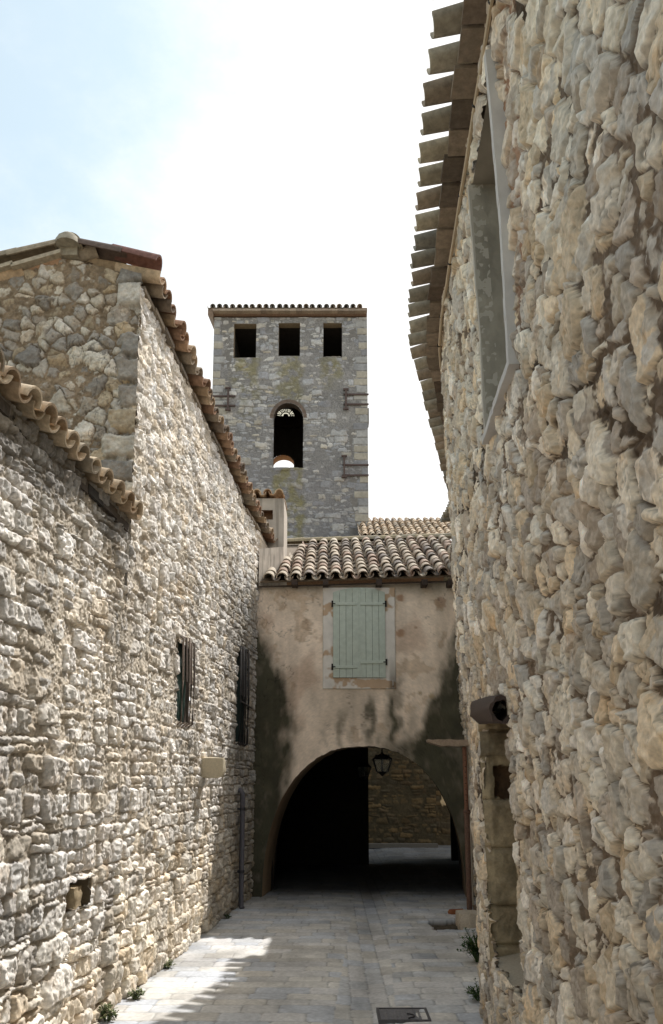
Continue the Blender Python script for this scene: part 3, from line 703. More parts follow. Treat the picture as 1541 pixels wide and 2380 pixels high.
# arch soffit, then the higher passage room; inward gloom painted into both colours
ts = np.linspace(math.pi, 0, 90); U, V = np.meshgrid(ts, np.linspace(0, 1, 16), indexing='ij')
sx = AX+AA*np.cos(U); P = np.stack([sx+.10*V, FY+V*.9, np.where(np.abs(sx-AX) < AA, arch_z(sx), 0)+.02*V], -1)
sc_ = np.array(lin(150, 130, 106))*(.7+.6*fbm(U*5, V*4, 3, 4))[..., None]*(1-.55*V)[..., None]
grid('arch_soffit', P, sc_, M_PLASTER, ph, flip=False)
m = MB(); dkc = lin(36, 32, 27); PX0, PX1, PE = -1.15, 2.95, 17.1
m.box((PX0-.3, FY+.9, 0), (PX0, PE+.4, 3.3), dkc); m.box((PX1, FY+.9, 0), (PX1+.3, PE+1.2, 3.3), dkc); m.box((PX0, FY+.9, 3.2), (PX1, PE+.9, 3.5), dkc); m.box((PX0, PE+.5, 2.56), (PX1+.3, PE+1.95, 3.2), dkc)  # last box: unseen overhang added to keep sun off the exit floor
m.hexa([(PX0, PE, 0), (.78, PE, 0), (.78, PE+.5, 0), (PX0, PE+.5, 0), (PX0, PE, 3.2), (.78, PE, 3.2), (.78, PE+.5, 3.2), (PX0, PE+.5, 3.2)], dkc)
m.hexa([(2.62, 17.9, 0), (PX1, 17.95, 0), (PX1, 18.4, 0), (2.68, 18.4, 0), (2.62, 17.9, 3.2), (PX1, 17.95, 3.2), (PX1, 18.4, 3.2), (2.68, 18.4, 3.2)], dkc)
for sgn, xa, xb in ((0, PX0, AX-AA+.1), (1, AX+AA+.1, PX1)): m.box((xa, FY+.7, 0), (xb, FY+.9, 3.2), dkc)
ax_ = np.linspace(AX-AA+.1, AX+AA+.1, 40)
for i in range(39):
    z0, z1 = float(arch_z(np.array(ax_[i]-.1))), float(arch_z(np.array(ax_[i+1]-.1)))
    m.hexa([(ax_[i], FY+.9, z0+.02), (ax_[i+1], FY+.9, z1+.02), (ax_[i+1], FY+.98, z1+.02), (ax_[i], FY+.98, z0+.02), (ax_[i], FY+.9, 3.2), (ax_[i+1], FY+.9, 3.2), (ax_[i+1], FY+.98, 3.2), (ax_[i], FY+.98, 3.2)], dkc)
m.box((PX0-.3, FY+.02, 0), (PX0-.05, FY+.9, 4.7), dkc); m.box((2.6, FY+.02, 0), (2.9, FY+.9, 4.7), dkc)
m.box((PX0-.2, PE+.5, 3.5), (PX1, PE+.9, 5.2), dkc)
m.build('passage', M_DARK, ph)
# roof
rf = MB(); ea = Vector((-1.32, 12.35, 4.83)); side = Vector((1, -.01, .03)).normalized(); dn = Vector((0, -1, -.50)); dn = (dn-side*dn.dot(side)).normalized()
BT = [lin(172, 158, 140), lin(160, 145, 128), lin(138, 124, 111), lin(152, 130, 114), lin(178, 166, 149), lin(120, 110, 102), lin(166, 150, 132)]
tiled(rf, ea, side, dn, 17, .214, 11, .30, 9, cols=BT, L=.40, r0=.072, r1=.092, th=.016, deck=lin(130, 116, 100), jit=1.4, skip=lambda p: p.x < -1.05+.22*max(0, p.y-12.5) and p.y > 12.35)
# back pitch
m2o = ea+(-dn)*(11*.30+.1)
ro = rf.build('roof', M_TILE, ph)
m = MB(); rr0 = m2o; rr1 = m2o+side*3.7
m.hexa([rr0+Vector((0, 0, -.1)), rr1+Vector((0, 0, -.1)), rr1+Vector((0, 2.4, -1.2)), rr0+Vector((0, 2.4, -1.2)), rr0+Vector((0, 0, -.03)), rr1+Vector((0, 0, -.03)), rr1+Vector((0, 2.4, -1.13)), rr0+Vector((0, 2.4, -1.13))], lin(140, 110, 86))
m.build('back_pitch', M_TILE, ro)
m = MB()
for i in range(10): m.tile(rr0+side*(i*.37)+Vector((0, .02, .07)), side, Vector((0, 1, 0)), Vector((0, 0, 1)), .42, .085, .10, .015, True, tcol(random.Random(i), [lin(150, 136, 110), lin(132, 122, 104)]), 8)
m.build('ridge_tile', M_TILE, ro)
m = MB(); m.tube([Vector((-1.28, 12.44, 4.80)), Vector((2.2, 12.43, 4.90))], .014, lin(70, 60, 52), 6); m.build('eave_shade_strip', M_WOOD, ro)  # thin dark strip added where only shade lies under the tiles
for x_ in (685, 757, 985, 1045, 880):
    p = at(x_, 1357, 12.42); m = MB(); m.box((p.x-.045, 12.27, p.z-.05), (p.x+.045, 12.55, p.z+.04), lin(62, 52, 46)); m.build('rafter', M_WOOD, ro)
# window surround and shutters
x0, x1 = at(775, 1450, FY).x, at(894, 1450, FY).x; zb = at(800, 1576, FY).z; zt = at(800, 1378, FY).z; zc = at(835, 1367, FY).z
ox0, ox1, ozb, ozt = at(750, 1450, FY).x, at(919, 1450, FY).x, at(800, 1602, FY).z, 4.80
def seg(x): t = (x-(x0+x1)/2)/((x1-x0)/2); return zt+(zc-zt)*(1-t*t)
U, V = np.meshgrid(np.linspace(ox0, ox1, 120), np.linspace(ozb, ozt, 170), indexing='ij')
wc = np.array(lin(214, 208, 200))*(.88+.24*fbm(U*5, V*5, 61, 4))[..., None]
pe = sst(.60, .66, fbm(U*4+2, V*4, 71, 4)+.05*sst(.6, 1., U)); wc = wc*(1-pe[..., None]*.85)+np.array(lin(178, 148, 116))*pe[..., None]*.85
dk = sst(.10, .02, np.abs(U-.96)+.08*(fbm(U*8, V*3, 2, 3)-.5))*sst(3.75, 3.3, V)*.6; wc = wc*(1-dk[..., None])+np.array(lin(80, 72, 58))*dk[..., None]
cut = (U > x0) & (U < x1) & (V > zb) & (V < seg(U))
keep = ~(cut[:-1, :-1] & cut[1:, :-1] & cut[1:, 1:] & cut[:-1, 1:])
Ys = FY-.024-.004*(fbm(U*6, V*6, 7, 3)-.5)
bord = (U <= ox0+1e-6) | (U >= ox1-1e-6) | (V <= ozb+1e-6); Ys = np.where(bord, FY+.005, Ys)
grid('window_surround', np.stack([U, Ys, V], -1), wc, M_PLASTER, ph, keep, flip=True)
GR = lin(178, 187, 176); GRD = lin(60, 68, 60); BH = lin(40, 36, 34)
for sgn in (0, 1):
    xa = x0-.006 if sgn == 0 else (x0+x1)/2+.004; xb = (x0+x1)/2-.004 if sgn == 0 else x1+.006
    m = MB(); nb = 4; bw = (xb-xa)/nb
    for i in range(nb):
        a, b = xa+i*bw+.0025, xa+(i+1)*bw-.0025; v = .96+.08*random.random(); cc = tuple(c*v for c in GR)
        K = 4; vs = []
        for yy in (FY-.05, FY-.028):
            vs += [(a, yy, zb+.004), (b, yy, zb+.004)]+[(b+(a-b)*kx/K, yy, float(seg(b+(a-b)*kx/K))) for kx in range(K+1)]
        n_ = len(vs)//2; m.add(vs, [tuple(range(n_)), tuple(range(2*n_-1, n_-1, -1))]+[(kx, n_+kx, n_+(kx+1) % n_, (kx+1) % n_) for kx in range(n_)], cc)
    m.add([(xa, FY-.026, zb), (xb, FY-.026, zb), (xb, FY-.026, zt), (xa, FY-.026, zt)], [(0, 1, 2, 3)], GRD)
    sh = m.build('shutter', M_PAINT, ph)
    zl = at(800, 1551 if sgn == 0 else 1540, FY).z
    for z_ in (at(800, 1405, FY).z, zl):
        s = MB(); s.box((xa+.01, FY-.066, z_-.022), (xb-(.03 if sgn == 0 else .004), FY-.049, z_+.022), tuple(c*1.03 for c in GR)); s.build('batten', M_PAINT, sh, .003)
        s = MB(); hx = xa-.012 if sgn == 0 else xb+.012
        s.tube([(hx, FY-.055, z_-.05), (hx, FY-.055, z_+.05)], .014, BH, 8); s.box((min(hx, hx+(.05 if sgn == 0 else -.05)), FY-.070, z_-.008), (max(hx, hx+(.05 if sgn == 0 else -.05)), FY-.0665, z_+.008), BH)
        s.build('hinge', M_BLACK, sh)
    if sgn == 1:
        s = MB(); s.box((xa-.012, FY-.058, zb+.01), (xa+.022, FY-.0505, float(seg(xa))-.02), tuple(c*.98 for c in GR)); s.build('cover_strip', M_PAINT, sh, .002)
s = MB(); p = at(948, 1648, 12.45); p = at(913, 1588, 12.45)
s.tube([p+Vector((0, .04, -.03)), p+Vector((0, -.03, -.03)), p+Vector((0, -.035, .05))], .012, lin(170, 165, 160), 6); s.build('shutter_stay', M_BLACK, ph)

# plaster turret rising by the end of the tall house
tu = thing('plaster_turret', 'small plastered turret with tiled cap at the far end of the left eave', 'turret', (-1.0, 13.6, 5))
cpl = lin(180, 170, 157)
xc, yc = -.83, 13.35
U, V = np.meshgrid(np.linspace(0, 1, 60), np.linspace(4.7, 6.62, 90), indexing='ij')
def turret_col(U, V): 
    st = sst(.5, .7, fbm(U*20, V*1.2, 13, 3)); c = np.array(cpl)*(.8+.35*fbm(U*4, V*4, 23, 4))[..., None]; return c*(1-.3*st)[..., None]
P = np.stack([-1.55+U*(xc+1.55), np.full(U.shape, yc), V], -1); cut = (P[..., 0] > -1.42) & (P[..., 0] < -1.02) & (V > 6.22) & (V < 6.42)
keep = ~(cut[:-1, :-1] & cut[1:, 1:])
grid('front', P, turret_col(U, V), M_PLASTER, tu, keep, flip=True)
# flared plaster foot running back to the house corner
P = np.stack([-1.17+U*(xc+1.17)+.0*V, 12.45+U*(yc-.004-12.45), 4.72+(V-4.7)/(1.92)*(.72+.30*U)], -1); grid('foot', P, turret_col(U, V)*.92, M_PLASTER, tu, flip=True)
m = MB(); m.box((xc-.72, yc+.25, 4.7), (xc-.02, yc+1.0, 6.6), cpl); m.box((xc-.02, yc+.002, 4.7), (xc, yc+1.0, 6.62), cpl); m.box((-1.42, yc+.2, 6.2), (-1.0, yc+.22, 6.44), lin(130, 104, 82))
m.box((-1.44, yc+.004, 6.19), (-1.0, yc+.2, 6.22), lin(150, 120, 96)); m.box((-1.44, yc+.004, 6.42), (-1.0, yc+.2, 6.45), lin(120, 96, 78)); m.box((-1.02, yc+.004, 6.22), (-1.0, yc+.2, 6.42), lin(140, 116, 96))
m.build('body', M_PLASTER, tu)
rf = MB(); tiled(rf, Vector((-1.62, 13.27, 6.615)), Vector((1, 0, 0)), Vector((0, -1, -.12)).normalized(), 4, .2, 2, .33, 15, cols=[lin(200, 176, 146), lin(180, 150, 120)], r0=.065, r1=.075, deck=lin(150, 130, 108))
rf.build('tile_cap', M_TILE, tu)

# ================================================================== bell tower
TY = 24.5
tw = thing('bell_tower', 'square grey stone bell tower with three top openings and an arched opening', 'tower', (-1.3, TY+2, 0))
tx0, tx1 = at(494, 900, TY).x, at(855, 1000, TY).x; tz1 = at(670, 738, TY).z; tz0 = 7.0
xs = np.linspace(tx0, tx1, 330); zs = np.linspace(tz0, tz1, 700); Xg, Zg = np.meshgrid(xs, zs, indexing='ij')
TW = [lin(182, 180, 178), lin(196, 192, 186), lin(166, 165, 166), lin(186, 178, 164), lin(154, 153, 156)]
def tower_mortar(S, H): return -.012+.03*(fbm(S*.5, H*.5, 7, 3)-.45)*sst(16.6, 15.5, H)
d, C, k = rubble(Xg, Zg, 71, (.25, .13), (.36, .20), tower_mortar, TW, lin(138, 134, 130), warp=.07, rough=.012, grit=.01, lp=.16, sprot=(-.03, .042), slope=.25, brick=(.8, .7, .3), lbrick=True, warm=.6)
low_ = sst(12.4, 11.4, Zg+.8*(fbm(Xg, Zg, 3, 3)-.5))[..., None]; C = C*(1-.35*low_)+np.array(lin(118, 114, 116))*.35*low_
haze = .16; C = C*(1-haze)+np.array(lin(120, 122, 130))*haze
def lichen(xa, xb, za, zb, amt):
    x_a, x_b, z_a, z_b = xa, xb, za, zb
    e = sst(x_a-.12, x_a+.12, Xg+.5*(fbm(Xg*3, Zg*3, 17, 4)-.5))*sst(x_b+.12, x_b-.12, Xg+.5*(fbm(Xg*3+5, Zg*3, 18, 4)-.5))*sst(z_a-.3, z_a+.6, Zg+.8*(fbm(Xg*2.5, Zg*2.5, 19, 3)-.5))*sst(z_b+.03, z_b-.03, Zg)
    return amt*e*sst(.34, .56, fbm(Xg*4, Zg*4, 29, 4))
OPN = []
for xa, xb, ya, yb in ((543, 596, 752, 831), (647, 698, 750, 828), (751, 795, 750, 830)):
    OPN.append((at(xa, 790, TY).x, at(xb, 790, TY).x, at(600, yb, TY).z, at(600, ya, TY).z))
AR = (at(635, 1010, TY).x, at(705, 1010, TY).x, at(660, 1087, TY).z, at(660, 972, TY).z, at(668, 936, TY).z)
ym = np.zeros(Xg.shape)
for i_, (a, b, c, e) in enumerate(OPN): ym = np.maximum(ym, lichen(a-.05, b+.05, c-.1-(1.7 if i_ == 1 else 1.0), c, .8))
ym = np.maximum(ym, lichen(OPN[0][0]+.3, OPN[0][1]+.1, OPN[0][2]-2.0, OPN[0][2], .6))
ym = np.maximum(ym, lichen(AR[0], AR[1]+.05, AR[2]-3.0, AR[2], .9))
ym = ym*.8*(.55+.6*fbm(Xg*9, Zg*9, 49, 3)); C = C*(1-ym[..., None])+np.array(lin(128, 120, 74))*ym[..., None]*(.5+.8*fbm(Xg*6, Zg*6, 39, 4))[..., None]
def arch_mask(X, Z, ar):
    a, b, c, zs_, za = ar; t = np.clip((X-(a+b)/2)/((b-a)/2), -1, 1)
    return (X > a) & (X < b) & (Z > c) & (Z < zs_+(za-zs_)*np.sqrt(np.clip(1-t*t, 0, 1)))
cut = arch_mask(Xg, Zg, AR)
t_ = np.hypot((Xg-(AR[0]+AR[1])/2)/((AR[1]-AR[0])/2+.12), np.maximum(Zg-AR[3], 0)/((AR[4]-AR[3])+.12))
ring = ((t_ < 1.) & (Zg > AR[3]) & ~cut)[..., None]; C = np.where(ring, np.array(lin(108, 94, 84))*(.8+.4*fbm(Xg*6, Zg*6, 2, 2))[..., None], C)
for a, b, c, e in OPN: cut |= (Xg > a) & (Xg < b) & (Zg > c) & (Zg < e)
keep = ~(cut[:-1, :-1] & cut[1:, 1:])
# dressed corner blocks
for xe, sg in ((tx0, 1), (tx1, -1)):
    rw = np.floor(Zg/.26).astype(np.int32); wd = .22+.3*h01(rw, rw*0, 5 if sg > 0 else 6); dist = (Xg-xe)*sg; fz = Zg/.26-rw
    inb = (dist < wd) & (fz > .1) & (fz < .94) & (dist < wd-.03); C = np.where(inb[..., None], palette(h01(rw, rw*0, 15), TW)*(.75+.4*fbm(Xg*4, Zg*4, 33, 3))[..., None]*.78, C); d = np.where(dist < wd, np.where(inb, .025, 0), d)
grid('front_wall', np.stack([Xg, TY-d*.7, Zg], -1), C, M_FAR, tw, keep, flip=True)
TB = TY+3.6; wallc = lin(120, 116, 112)
m = MB(); WT = .32
tu_ = .35
for a, b, c, e in OPN:      # reveals of the three openings
    cc = lin(150, 136, 116); m = MB(); y_ = TY+.001
    V8 = [(a, y_, c), (b, y_, c), (b, y_, e), (a, y_, e), (a, TY+WT, c), (b, TY+WT, c), (b, TY+WT, e), (a, TY+WT, e)]
    m.add(V8, [(0, 4, 5, 1), (1, 5, 6, 2), (2, 6, 7, 3), (3, 7, 4, 0)], cc); m.build('opening_reveal', M_FAR, tw)
m = MB(); a, b, c, zs_, za = AR; seq = [(a, c), (a, zs_)]+[((a+b)/2-(b-a)/2*math.cos(math.pi*i/14), zs_+(za-zs_)*math.sin(math.pi*i/14)) for i in range(1, 14)]+[(b, zs_), (b, c)]
n = len(seq); m.add([(x, TY+.001, z) for x, z in seq]+[(x, TY+WT, z) for x, z in seq], [(i, (i+1) % n, n+(i+1) % n, n+i) for i in range(n)], lin(84, 74, 66))
m.build('arch_reveal', M_FAR, tw)
m = MB()
m.box((tx0, TY+.005, tz0), (tx0+.6, TB+.8, tz1), wallc); m.build('side_wall', M_FAR, tw)
m = MB(); m.box((tx1-.6, TY+.005, tz0), (tx1, TB+.8, tz1), wallc); m.build('side_wall', M_FAR, tw)
# inner face of front wall, floors
m = MB(); dk = lin(70, 66, 62); zf = OPN[0][2]-.02
m.box((tx0+.6, TY+WT, zf-.05), (tx1-.6, TB, zf), dk); m.build('floor', M_DARK, tw)
m = MB(); m.box((tx0+.6, TY+.1, tz1-.1), (tx1-.6, TB, tz1), dk); m.build('ceiling', M_DARK, tw)
m = MB(); m.box((tx0+.6, TY+.3, AR[2]-.5), (tx1-.6, TB, AR[2]-.35), dk); m.build('floor', M_DARK, tw)
# rear wall with an arch to the sky and a round clock opening
BA = (at(632, 1080, TB).x, at(684, 1080, TB).x, AR[2]-.4, at(660, 1068, TB+.4).z-.32, at(660, 1062, TB+.2).z)
cc_ = at(664, 968, TB); CR = .355
xs = np.linspace(tx0+.6, tx1-.6, 180); zs = np.linspace(tz0, tz1, 420); Xb, Zb = np.meshgrid(xs, zs, indexing='ij')
cut = arch_mask(Xb, Zb, BA) | (np.hypot(Xb-cc_.x, Zb-cc_.z) < CR-.02); keep = ~(cut[:-1, :-1] & cut[1:, 1:])
grid('rear_wall', np.stack([Xb, np.full(Xb.shape, TB), Zb], -1), np.array(lin(74, 70, 66))*(.7+.6*fbm(Xb*4, Zb*4, 1, 3))[..., None], M_FAR, tw, keep, flip=True)
m = MB(); a, b, c, zs_, za = BA; seq = [(a, c), (a, zs_)]+[((a+b)/2-(b-a)/2*math.cos(math.pi*i/14), zs_+(za-zs_)*math.sin(math.pi*i/14)) for i in range(1, 14)]+[(b, zs_), (b, c)]
for (xa, za_), (xb, zb_) in zip(seq[:-1], seq[1:]): m.add([(xa, TB, za_), (xb, TB, zb_), (xb, TB+.5, zb_), (xa, TB+.5, za_)], [(0, 1, 2, 3)], lin(170, 130, 96))
m.build('rear_arch', M_FAR, tw)
m = MB(); n = 48
m.add([(cc_.x, TB+.03, cc_.z)]+[(cc_.x+CR*math.cos(2*math.pi*i/n), TB+.03, cc_.z+CR*math.sin(2*math.pi*i/n)) for i in range(n)], [(0, 1+i, 1+(i+1) % n) for i in range(n)], (.7, .7, .6))
ck = m.build('clock_dial', M_OPAL, tw)
m = MB(); bk = (.02, .02, .02)
def bar2(r0, t0, r1, t1, wd): 
    p = Vector((cc_.x+r0*math.sin(t0), TB-.01, cc_.z+r0*math.cos(t0))); q2 = Vector((cc_.x+r1*math.sin(t1), TB-.01, cc_.z+r1*math.cos(t1))); dd = (q2-p); sx_ = Vector((dd.z, 0, -dd.x)).normalized()
    m.obox((p+q2)/2, dd/2, sx_*wd/2, Vector((0, .008, 0)), bk)
for i in range(12):
    bar2(CR*.52, (i+.5)*math.pi/6, CR, (i+.5)*math.pi/6, .035)
    for o_ in ((-.06, 0, .06), (-.05, .05), (0,), (-.07, 0, .07))[i % 4]: bar2(CR*.64, i*math.pi/6+o_, CR*.9, i*math.pi/6+o_*1.6, .016)
for i in range(24): bar2(CR*.5, i*math.pi/12, CR*.5, (i+1)*math.pi/12, .04)
m.lathe((cc_.x, TB-.03, cc_.z), [(0, .09), (.08, .06), (.09, -.05), (0, -.08)], bk, 10)
m.obox((cc_.x-.06, TB-.03, cc_.z-.02), (.16, 0, .06), (0, .02, 0), (0, 0, .03), bk)
m.build('numerals', M_BLACK, ck)
m = MB(); m.box((tx0+.6, TB-.35, cc_.z-.5), (tx1-.6, TB-.12, cc_.z-.15), lin(60, 54, 48)); m.build('beam', M_WOOD, tw)
# iron tie anchors
IR = lin(92, 78, 74)
for (xa, xb, xv, ya, yb, y1, y2) in ((494, 547, 530, 902, 952, 920, 942), (798, 857, 804, 905, 950, 916, 939), (796, 857, 800, 1060, 1108, 1080, 1104)):
    m = MB(); pv0, pv1 = at(xv, ya, TY-.09), at(xv, yb, TY-.09); m.obox((pv0+pv1)/2, (.028, 0, 0), (0, .03, 0), (0, 0, (pv0.z-pv1.z)/2), IR)
    for pp in (pv0, pv1): m.box((pp.x-.09, TY-.13, pp.z-.03), (pp.x+.09, TY-.06, pp.z+.03), IR)
    for yy in (y1, y2):
        p0, p1 = at(xa, yy, TY-.06), at(xb, yy, TY-.06); m.box((p0.x, TY-.062, p0.z-.025), (p1.x, TY-.02, p0.z+.025), IR)
    m.build('tie_anchor', M_IRON, tw)
m = MB(); p = at(858, 975, TY+1); m.box((tx1-.02, TY+.6, p.z-.3), (tx1+.07, TY+1.0, p.z+.22), wallc); m.build('side_bracket', M_FAR, tw)
# roof of the tower
rf = MB(); rg = random.Random(5); ez = tz1+.02; X0_, X1_ = tx0-.14, tx1+.02
TT = [lin(150, 142, 132), lin(164, 148, 130), lin(136, 134, 130)]
for j in range(1, 2):
    nn = int((X1_-X0_)/.2)
    for i in range(nn):
        x_ = X0_+.12+(X1_-X0_-.14)*(i+.5)/nn; rf.obox((x_, TY-.05-.05*j, tz1+.04+.085*j), (.098, 0, 0), (0, .16, 0), (0, 0, .03+.01*rg.random()), tcol(rg, [lin(156, 140, 124), lin(146, 130, 116)]))
rf.box((X0_+.1, TY-.05, tz1+.04), (X1_-.02, TY+.3, tz1+.17), lin(120, 96, 80)); rf.box((X0_+.02, TY-.19, tz1+.15), (X1_-.02, TY+.3, tz1+.235), lin(140, 120, 104))
tiled(rf, Vector((X0_, TY-.24, tz1+.165)), Vector((1, 0, 0)), Vector((0, -1, -.28)).normalized(), int((X1_-X0_)/.222), .222, 12, .33, 55, cols=TT, deck=lin(110, 84, 66))
rf.hexa([(X0_-.05, TY-.2, tz1-.03), (X0_+.12, TY-.1, tz1-.12), (X0_+.12, TB+.8, tz1-.1), (X0_-.05, TB+.8, tz1+.95), (X0_-.05, TY-.2, tz1+.17), (X0_+.12, TY-.2, tz1+.17), (X0_+.12, TB+.8, tz1+1.2), (X0_-.05, TB+.8, tz1+1.2)], lin(134, 116, 102))
rf.build('roof', M_TILE, tw)

# ================================================================== church roof behind
fr = thing('church_nave', 'low building with pale tiled roof behind the passage roof right of tower', 'building', (3.5, 24, 0))
rf = MB(); RY = 22.6; e0 = at(858, 1252, RY); ea = Vector((.9, RY, e0.z)); 
FT = [lin(196, 176, 152), lin(180, 158, 134), lin(168, 152, 132), lin(188, 166, 140), lin(154, 140, 124)]
tiled(rf, ea, Vector((1, 0, 0)), Vector((0, -1, -.52)).normalized(), 26, .21, 10, .31, 19, cols=FT, deck=lin(110, 90, 72), jit=1.6)
rfo = rf.build('roof', M_TILE, fr)
m = MB(); m.tube([(.9, RY-.12, e0.z+.0), (6.6, RY-.12, e0.z+.03)], .055, lin(138, 136, 132), 8); m.build('gutter', M_PAINT, fr)
m = MB(); m.box((.95, RY+.1, 0), (6.6, RY+6, e0.z-.05), lin(150, 140, 128)); m.build('wall', M_FAR, fr)

# ================================================================== street beyond the passage
bw = thing('yard_wall', 'brown coursed stone wall seen through the archway', 'wall', (1.2, 21.5, 0))
Xg, Zg = np.meshgrid(np.linspace(-3.4, 2.76, 330), np.linspace(-.05, 8.2, 380), indexing='ij')
BWC = [lin(122, 102, 72), lin(112, 94, 70), lin(132, 108, 74), lin(100, 88, 68)]
d, C, k = rubble(Xg, Zg, 17, (.30, .125), None, -.008, BWC, lin(92, 80, 58), warp=.05, sprot=(-.014, .026), slope=.2, brick=(.7, .5, .2))
P = np.stack([Xg, 21.5-.05*(Xg-.8)-d*1.3, Zg], -1); grid('masonry', P, C*.55, M_FAR, bw, flip=True)
m = MB(); m.box((-3.4, 21.75, 0), (2.7, 22.3, 8.2), lin(110, 95, 70)); m.build('core', M_FAR, bw)
bw2 = thing('side_building', 'shaded stone building corner right of the brown wall beyond the archway', 'building', (3.8, 22.2, 0))
Xg, Zg = np.meshgrid(np.linspace(2.74, 6.5, 190), np.linspace(-.05, 8.2, 340), indexing='ij')
d, C, k = rubble(Xg, Zg, 27, (.34, .15), None, -.008, BWC, lin(92, 80, 58), warp=.05, sprot=(-.014, .026), slope=.2, brick=(.7, .5, .2))
sp = rect(Xg, Zg, 3.0, 3.27, 1.05, 1.62, .06, 4)[..., None]; C = C*.62; C = np.where(sp, np.array(lin(205, 180, 140)), C)  # pale spot: a patch of sunlight painted into the wall colour
grid('masonry', np.stack([Xg, 22.0-d*1.3, Zg], -1), C, M_FAR, bw2, flip=True)
m = MB(); m.box((-3.4, 21.15, 0), (2.76, 21.45, .10), lin(96, 90, 82)); kb_ = m.build('kerb', M_PAVE); tag(kb_, kind='structure')

# ================================================================== paving
xs = np.concatenate([np.linspace(-7, -2.3, 20)[:-1], np.linspace(-2.3, 2.9, 430), np.linspace(2.9, 8, 20)[1:]]); ys = spaced((-4, 4.4, .09), (4.4, 8, .0095), (8, 13.4, .016), (13.4, 24, .08))
Xg, Yg = np.meshgrid(xs, ys, indexing='ij')
Xw = Xg+.010*(vn(Xg*9, Yg*9, 2)-.5); Yw = Yg+.03*(fbm(Xg*1.2, Yg*1.2, 12, 2)-.5)+.010*(vn(Xg*9, Yg*9, 3)-.5)
A = bricks(Xw, Yw, .36, .19, .6, .3, 5); B = bricks(Yw, Xw, .30, .155, .6, .1, 6)
ch = np.abs(Xg-(-.10+.055*Yg)) < .235
b_ = np.where(ch, B['b'], A['b']); r1 = np.where(ch, rnd(B, 3), rnd(A, 3)); r2 = np.where(ch, rnd(B, 4), rnd(A, 4))
PV = [lin(214, 212, 209), lin(207, 208, 209), lin(218, 215, 209), lin(204, 207, 212), lin(218, 216, 214), lin(212, 208, 201)]
C = palette(r1, PV)*(.88+.18*r2)[..., None]*(.72+.5*fbm(Xg*5, Yg*5, 8, 5))[..., None]*(.9+.2*vn(Xg*50, Yg*50, 9))[..., None]
C = C*(1-.22*sst(.56, .7, fbm(Xg*3.1+2, Yg*1.3, 68, 5, .6))*.6)[..., None]; C = C*(1-.3*sst(.22, .02, np.abs(Xg-(-.10+.055*Yg)))*fbm(Xg*6, Yg*2, 78, 3))[..., None]
jt = sst(.007, .001, b_+.004*(vn(Xg*40, Yg*40, 4)-.5)); C = C*(1-jt*.34)[..., None]
C = C*(1-.18*sst(.5, .7, fbm(Xg*.9, Yg*.6, 18, 4)))[..., None]
C = C*(1-.5*sst(11.0, 12.6, Yg+.8*(fbm(Xg*1.5, Yg*1.5, 28, 3)-.5)))[..., None]  # here and below, shade of the archway painted into the paving
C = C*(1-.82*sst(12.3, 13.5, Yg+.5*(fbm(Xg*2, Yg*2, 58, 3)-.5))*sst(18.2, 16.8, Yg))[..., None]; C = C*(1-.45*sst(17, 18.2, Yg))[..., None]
ed = np.minimum(Xg-XL(Yg), XR(Yg, Yg*0)-Xg); C = C*(1-.18*sst(.12, .0, ed+.1*(fbm(Xg*6, Yg*6, 38, 3)-.5)))[..., None]
Zp = .006*sst(0, .012, b_)+.008*(fbm(Xg*2, Yg*2, 48, 3)-.5)+.003*(r1-.5)-.03*np.exp(-((Xg-(-.10+.055*Yg))/.25)**2)
hx = rect(Xg, Yg, 1.22, 1.58, 9.85, 10.5, .04, 6); Zp = np.where(hx, -.06+.02*(fbm(Xg*15, Yg*15, 3, 2)-.5), Zp); C = np.where(hx[..., None], np.array(lin(88, 78, 64))*(.5+.9*fbm(Xg*25, Yg*25, 3, 2))[..., None], C)
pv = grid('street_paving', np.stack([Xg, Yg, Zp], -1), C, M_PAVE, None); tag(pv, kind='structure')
m = MB(); m.add([(-300, -300, -.12), (300, -300, -.12), (300, 300, -.12), (-300, 300, -.12)], [(0, 1, 2, 3)], lin(150, 140, 120)); g = m.build('ground', M_PAVE); tag(g, kind='structure')

# ================================================================== street things
# drain cover
p0, p1 = at(880, 2375, 6.25), at(990, 2345, 6.6)
m = MB(); x0, x1, y0, y1 = p0.x, p1.x, 6.25, 6.58
m.box((x0, y0, -.02), (x1, y0+.02, .012), lin(96, 94, 96)); m.box((x0, y1-.02, -.02), (x1, y1, .012), lin(96, 94, 96)); m.box((x0, y0+.02, -.02), (x0+.02, y1-.02, .012), lin(96, 94, 96)); m.box((x1-.02, y0+.02, -.02), (x1, y1-.02, .012), lin(96, 94, 96))
dc = thing('drain_cover', 'rectangular grey iron cover set in the paving', 'drain cover', ((x0+x1)/2, (y0+y1)/2, 0))
m.build('frame', M_BLACK, dc)
m = MB(); m.box((x0+.022, y0+.022, -.02), (x1-.022, y1-.022, .006), lin(132, 130, 132))
for i in range(9):
    for j in range(8): m.box((x0+.035+i*.034, y0+.035+j*.034, .006), (x0+.053+i*.034, y0+.053+j*.034, .0105), lin(142, 140, 142))
m.build('lid', M_BLACK, dc)
m = MB(); m.tube([((x0+x1)/2+.08*math.cos(t), y0+.10+.06*math.sin(t), .014) for t in np.linspace(-1.2, 1.2, 8)], .006, lin(70, 68, 70), 5); m.build('handle', M_BLACK, dc)
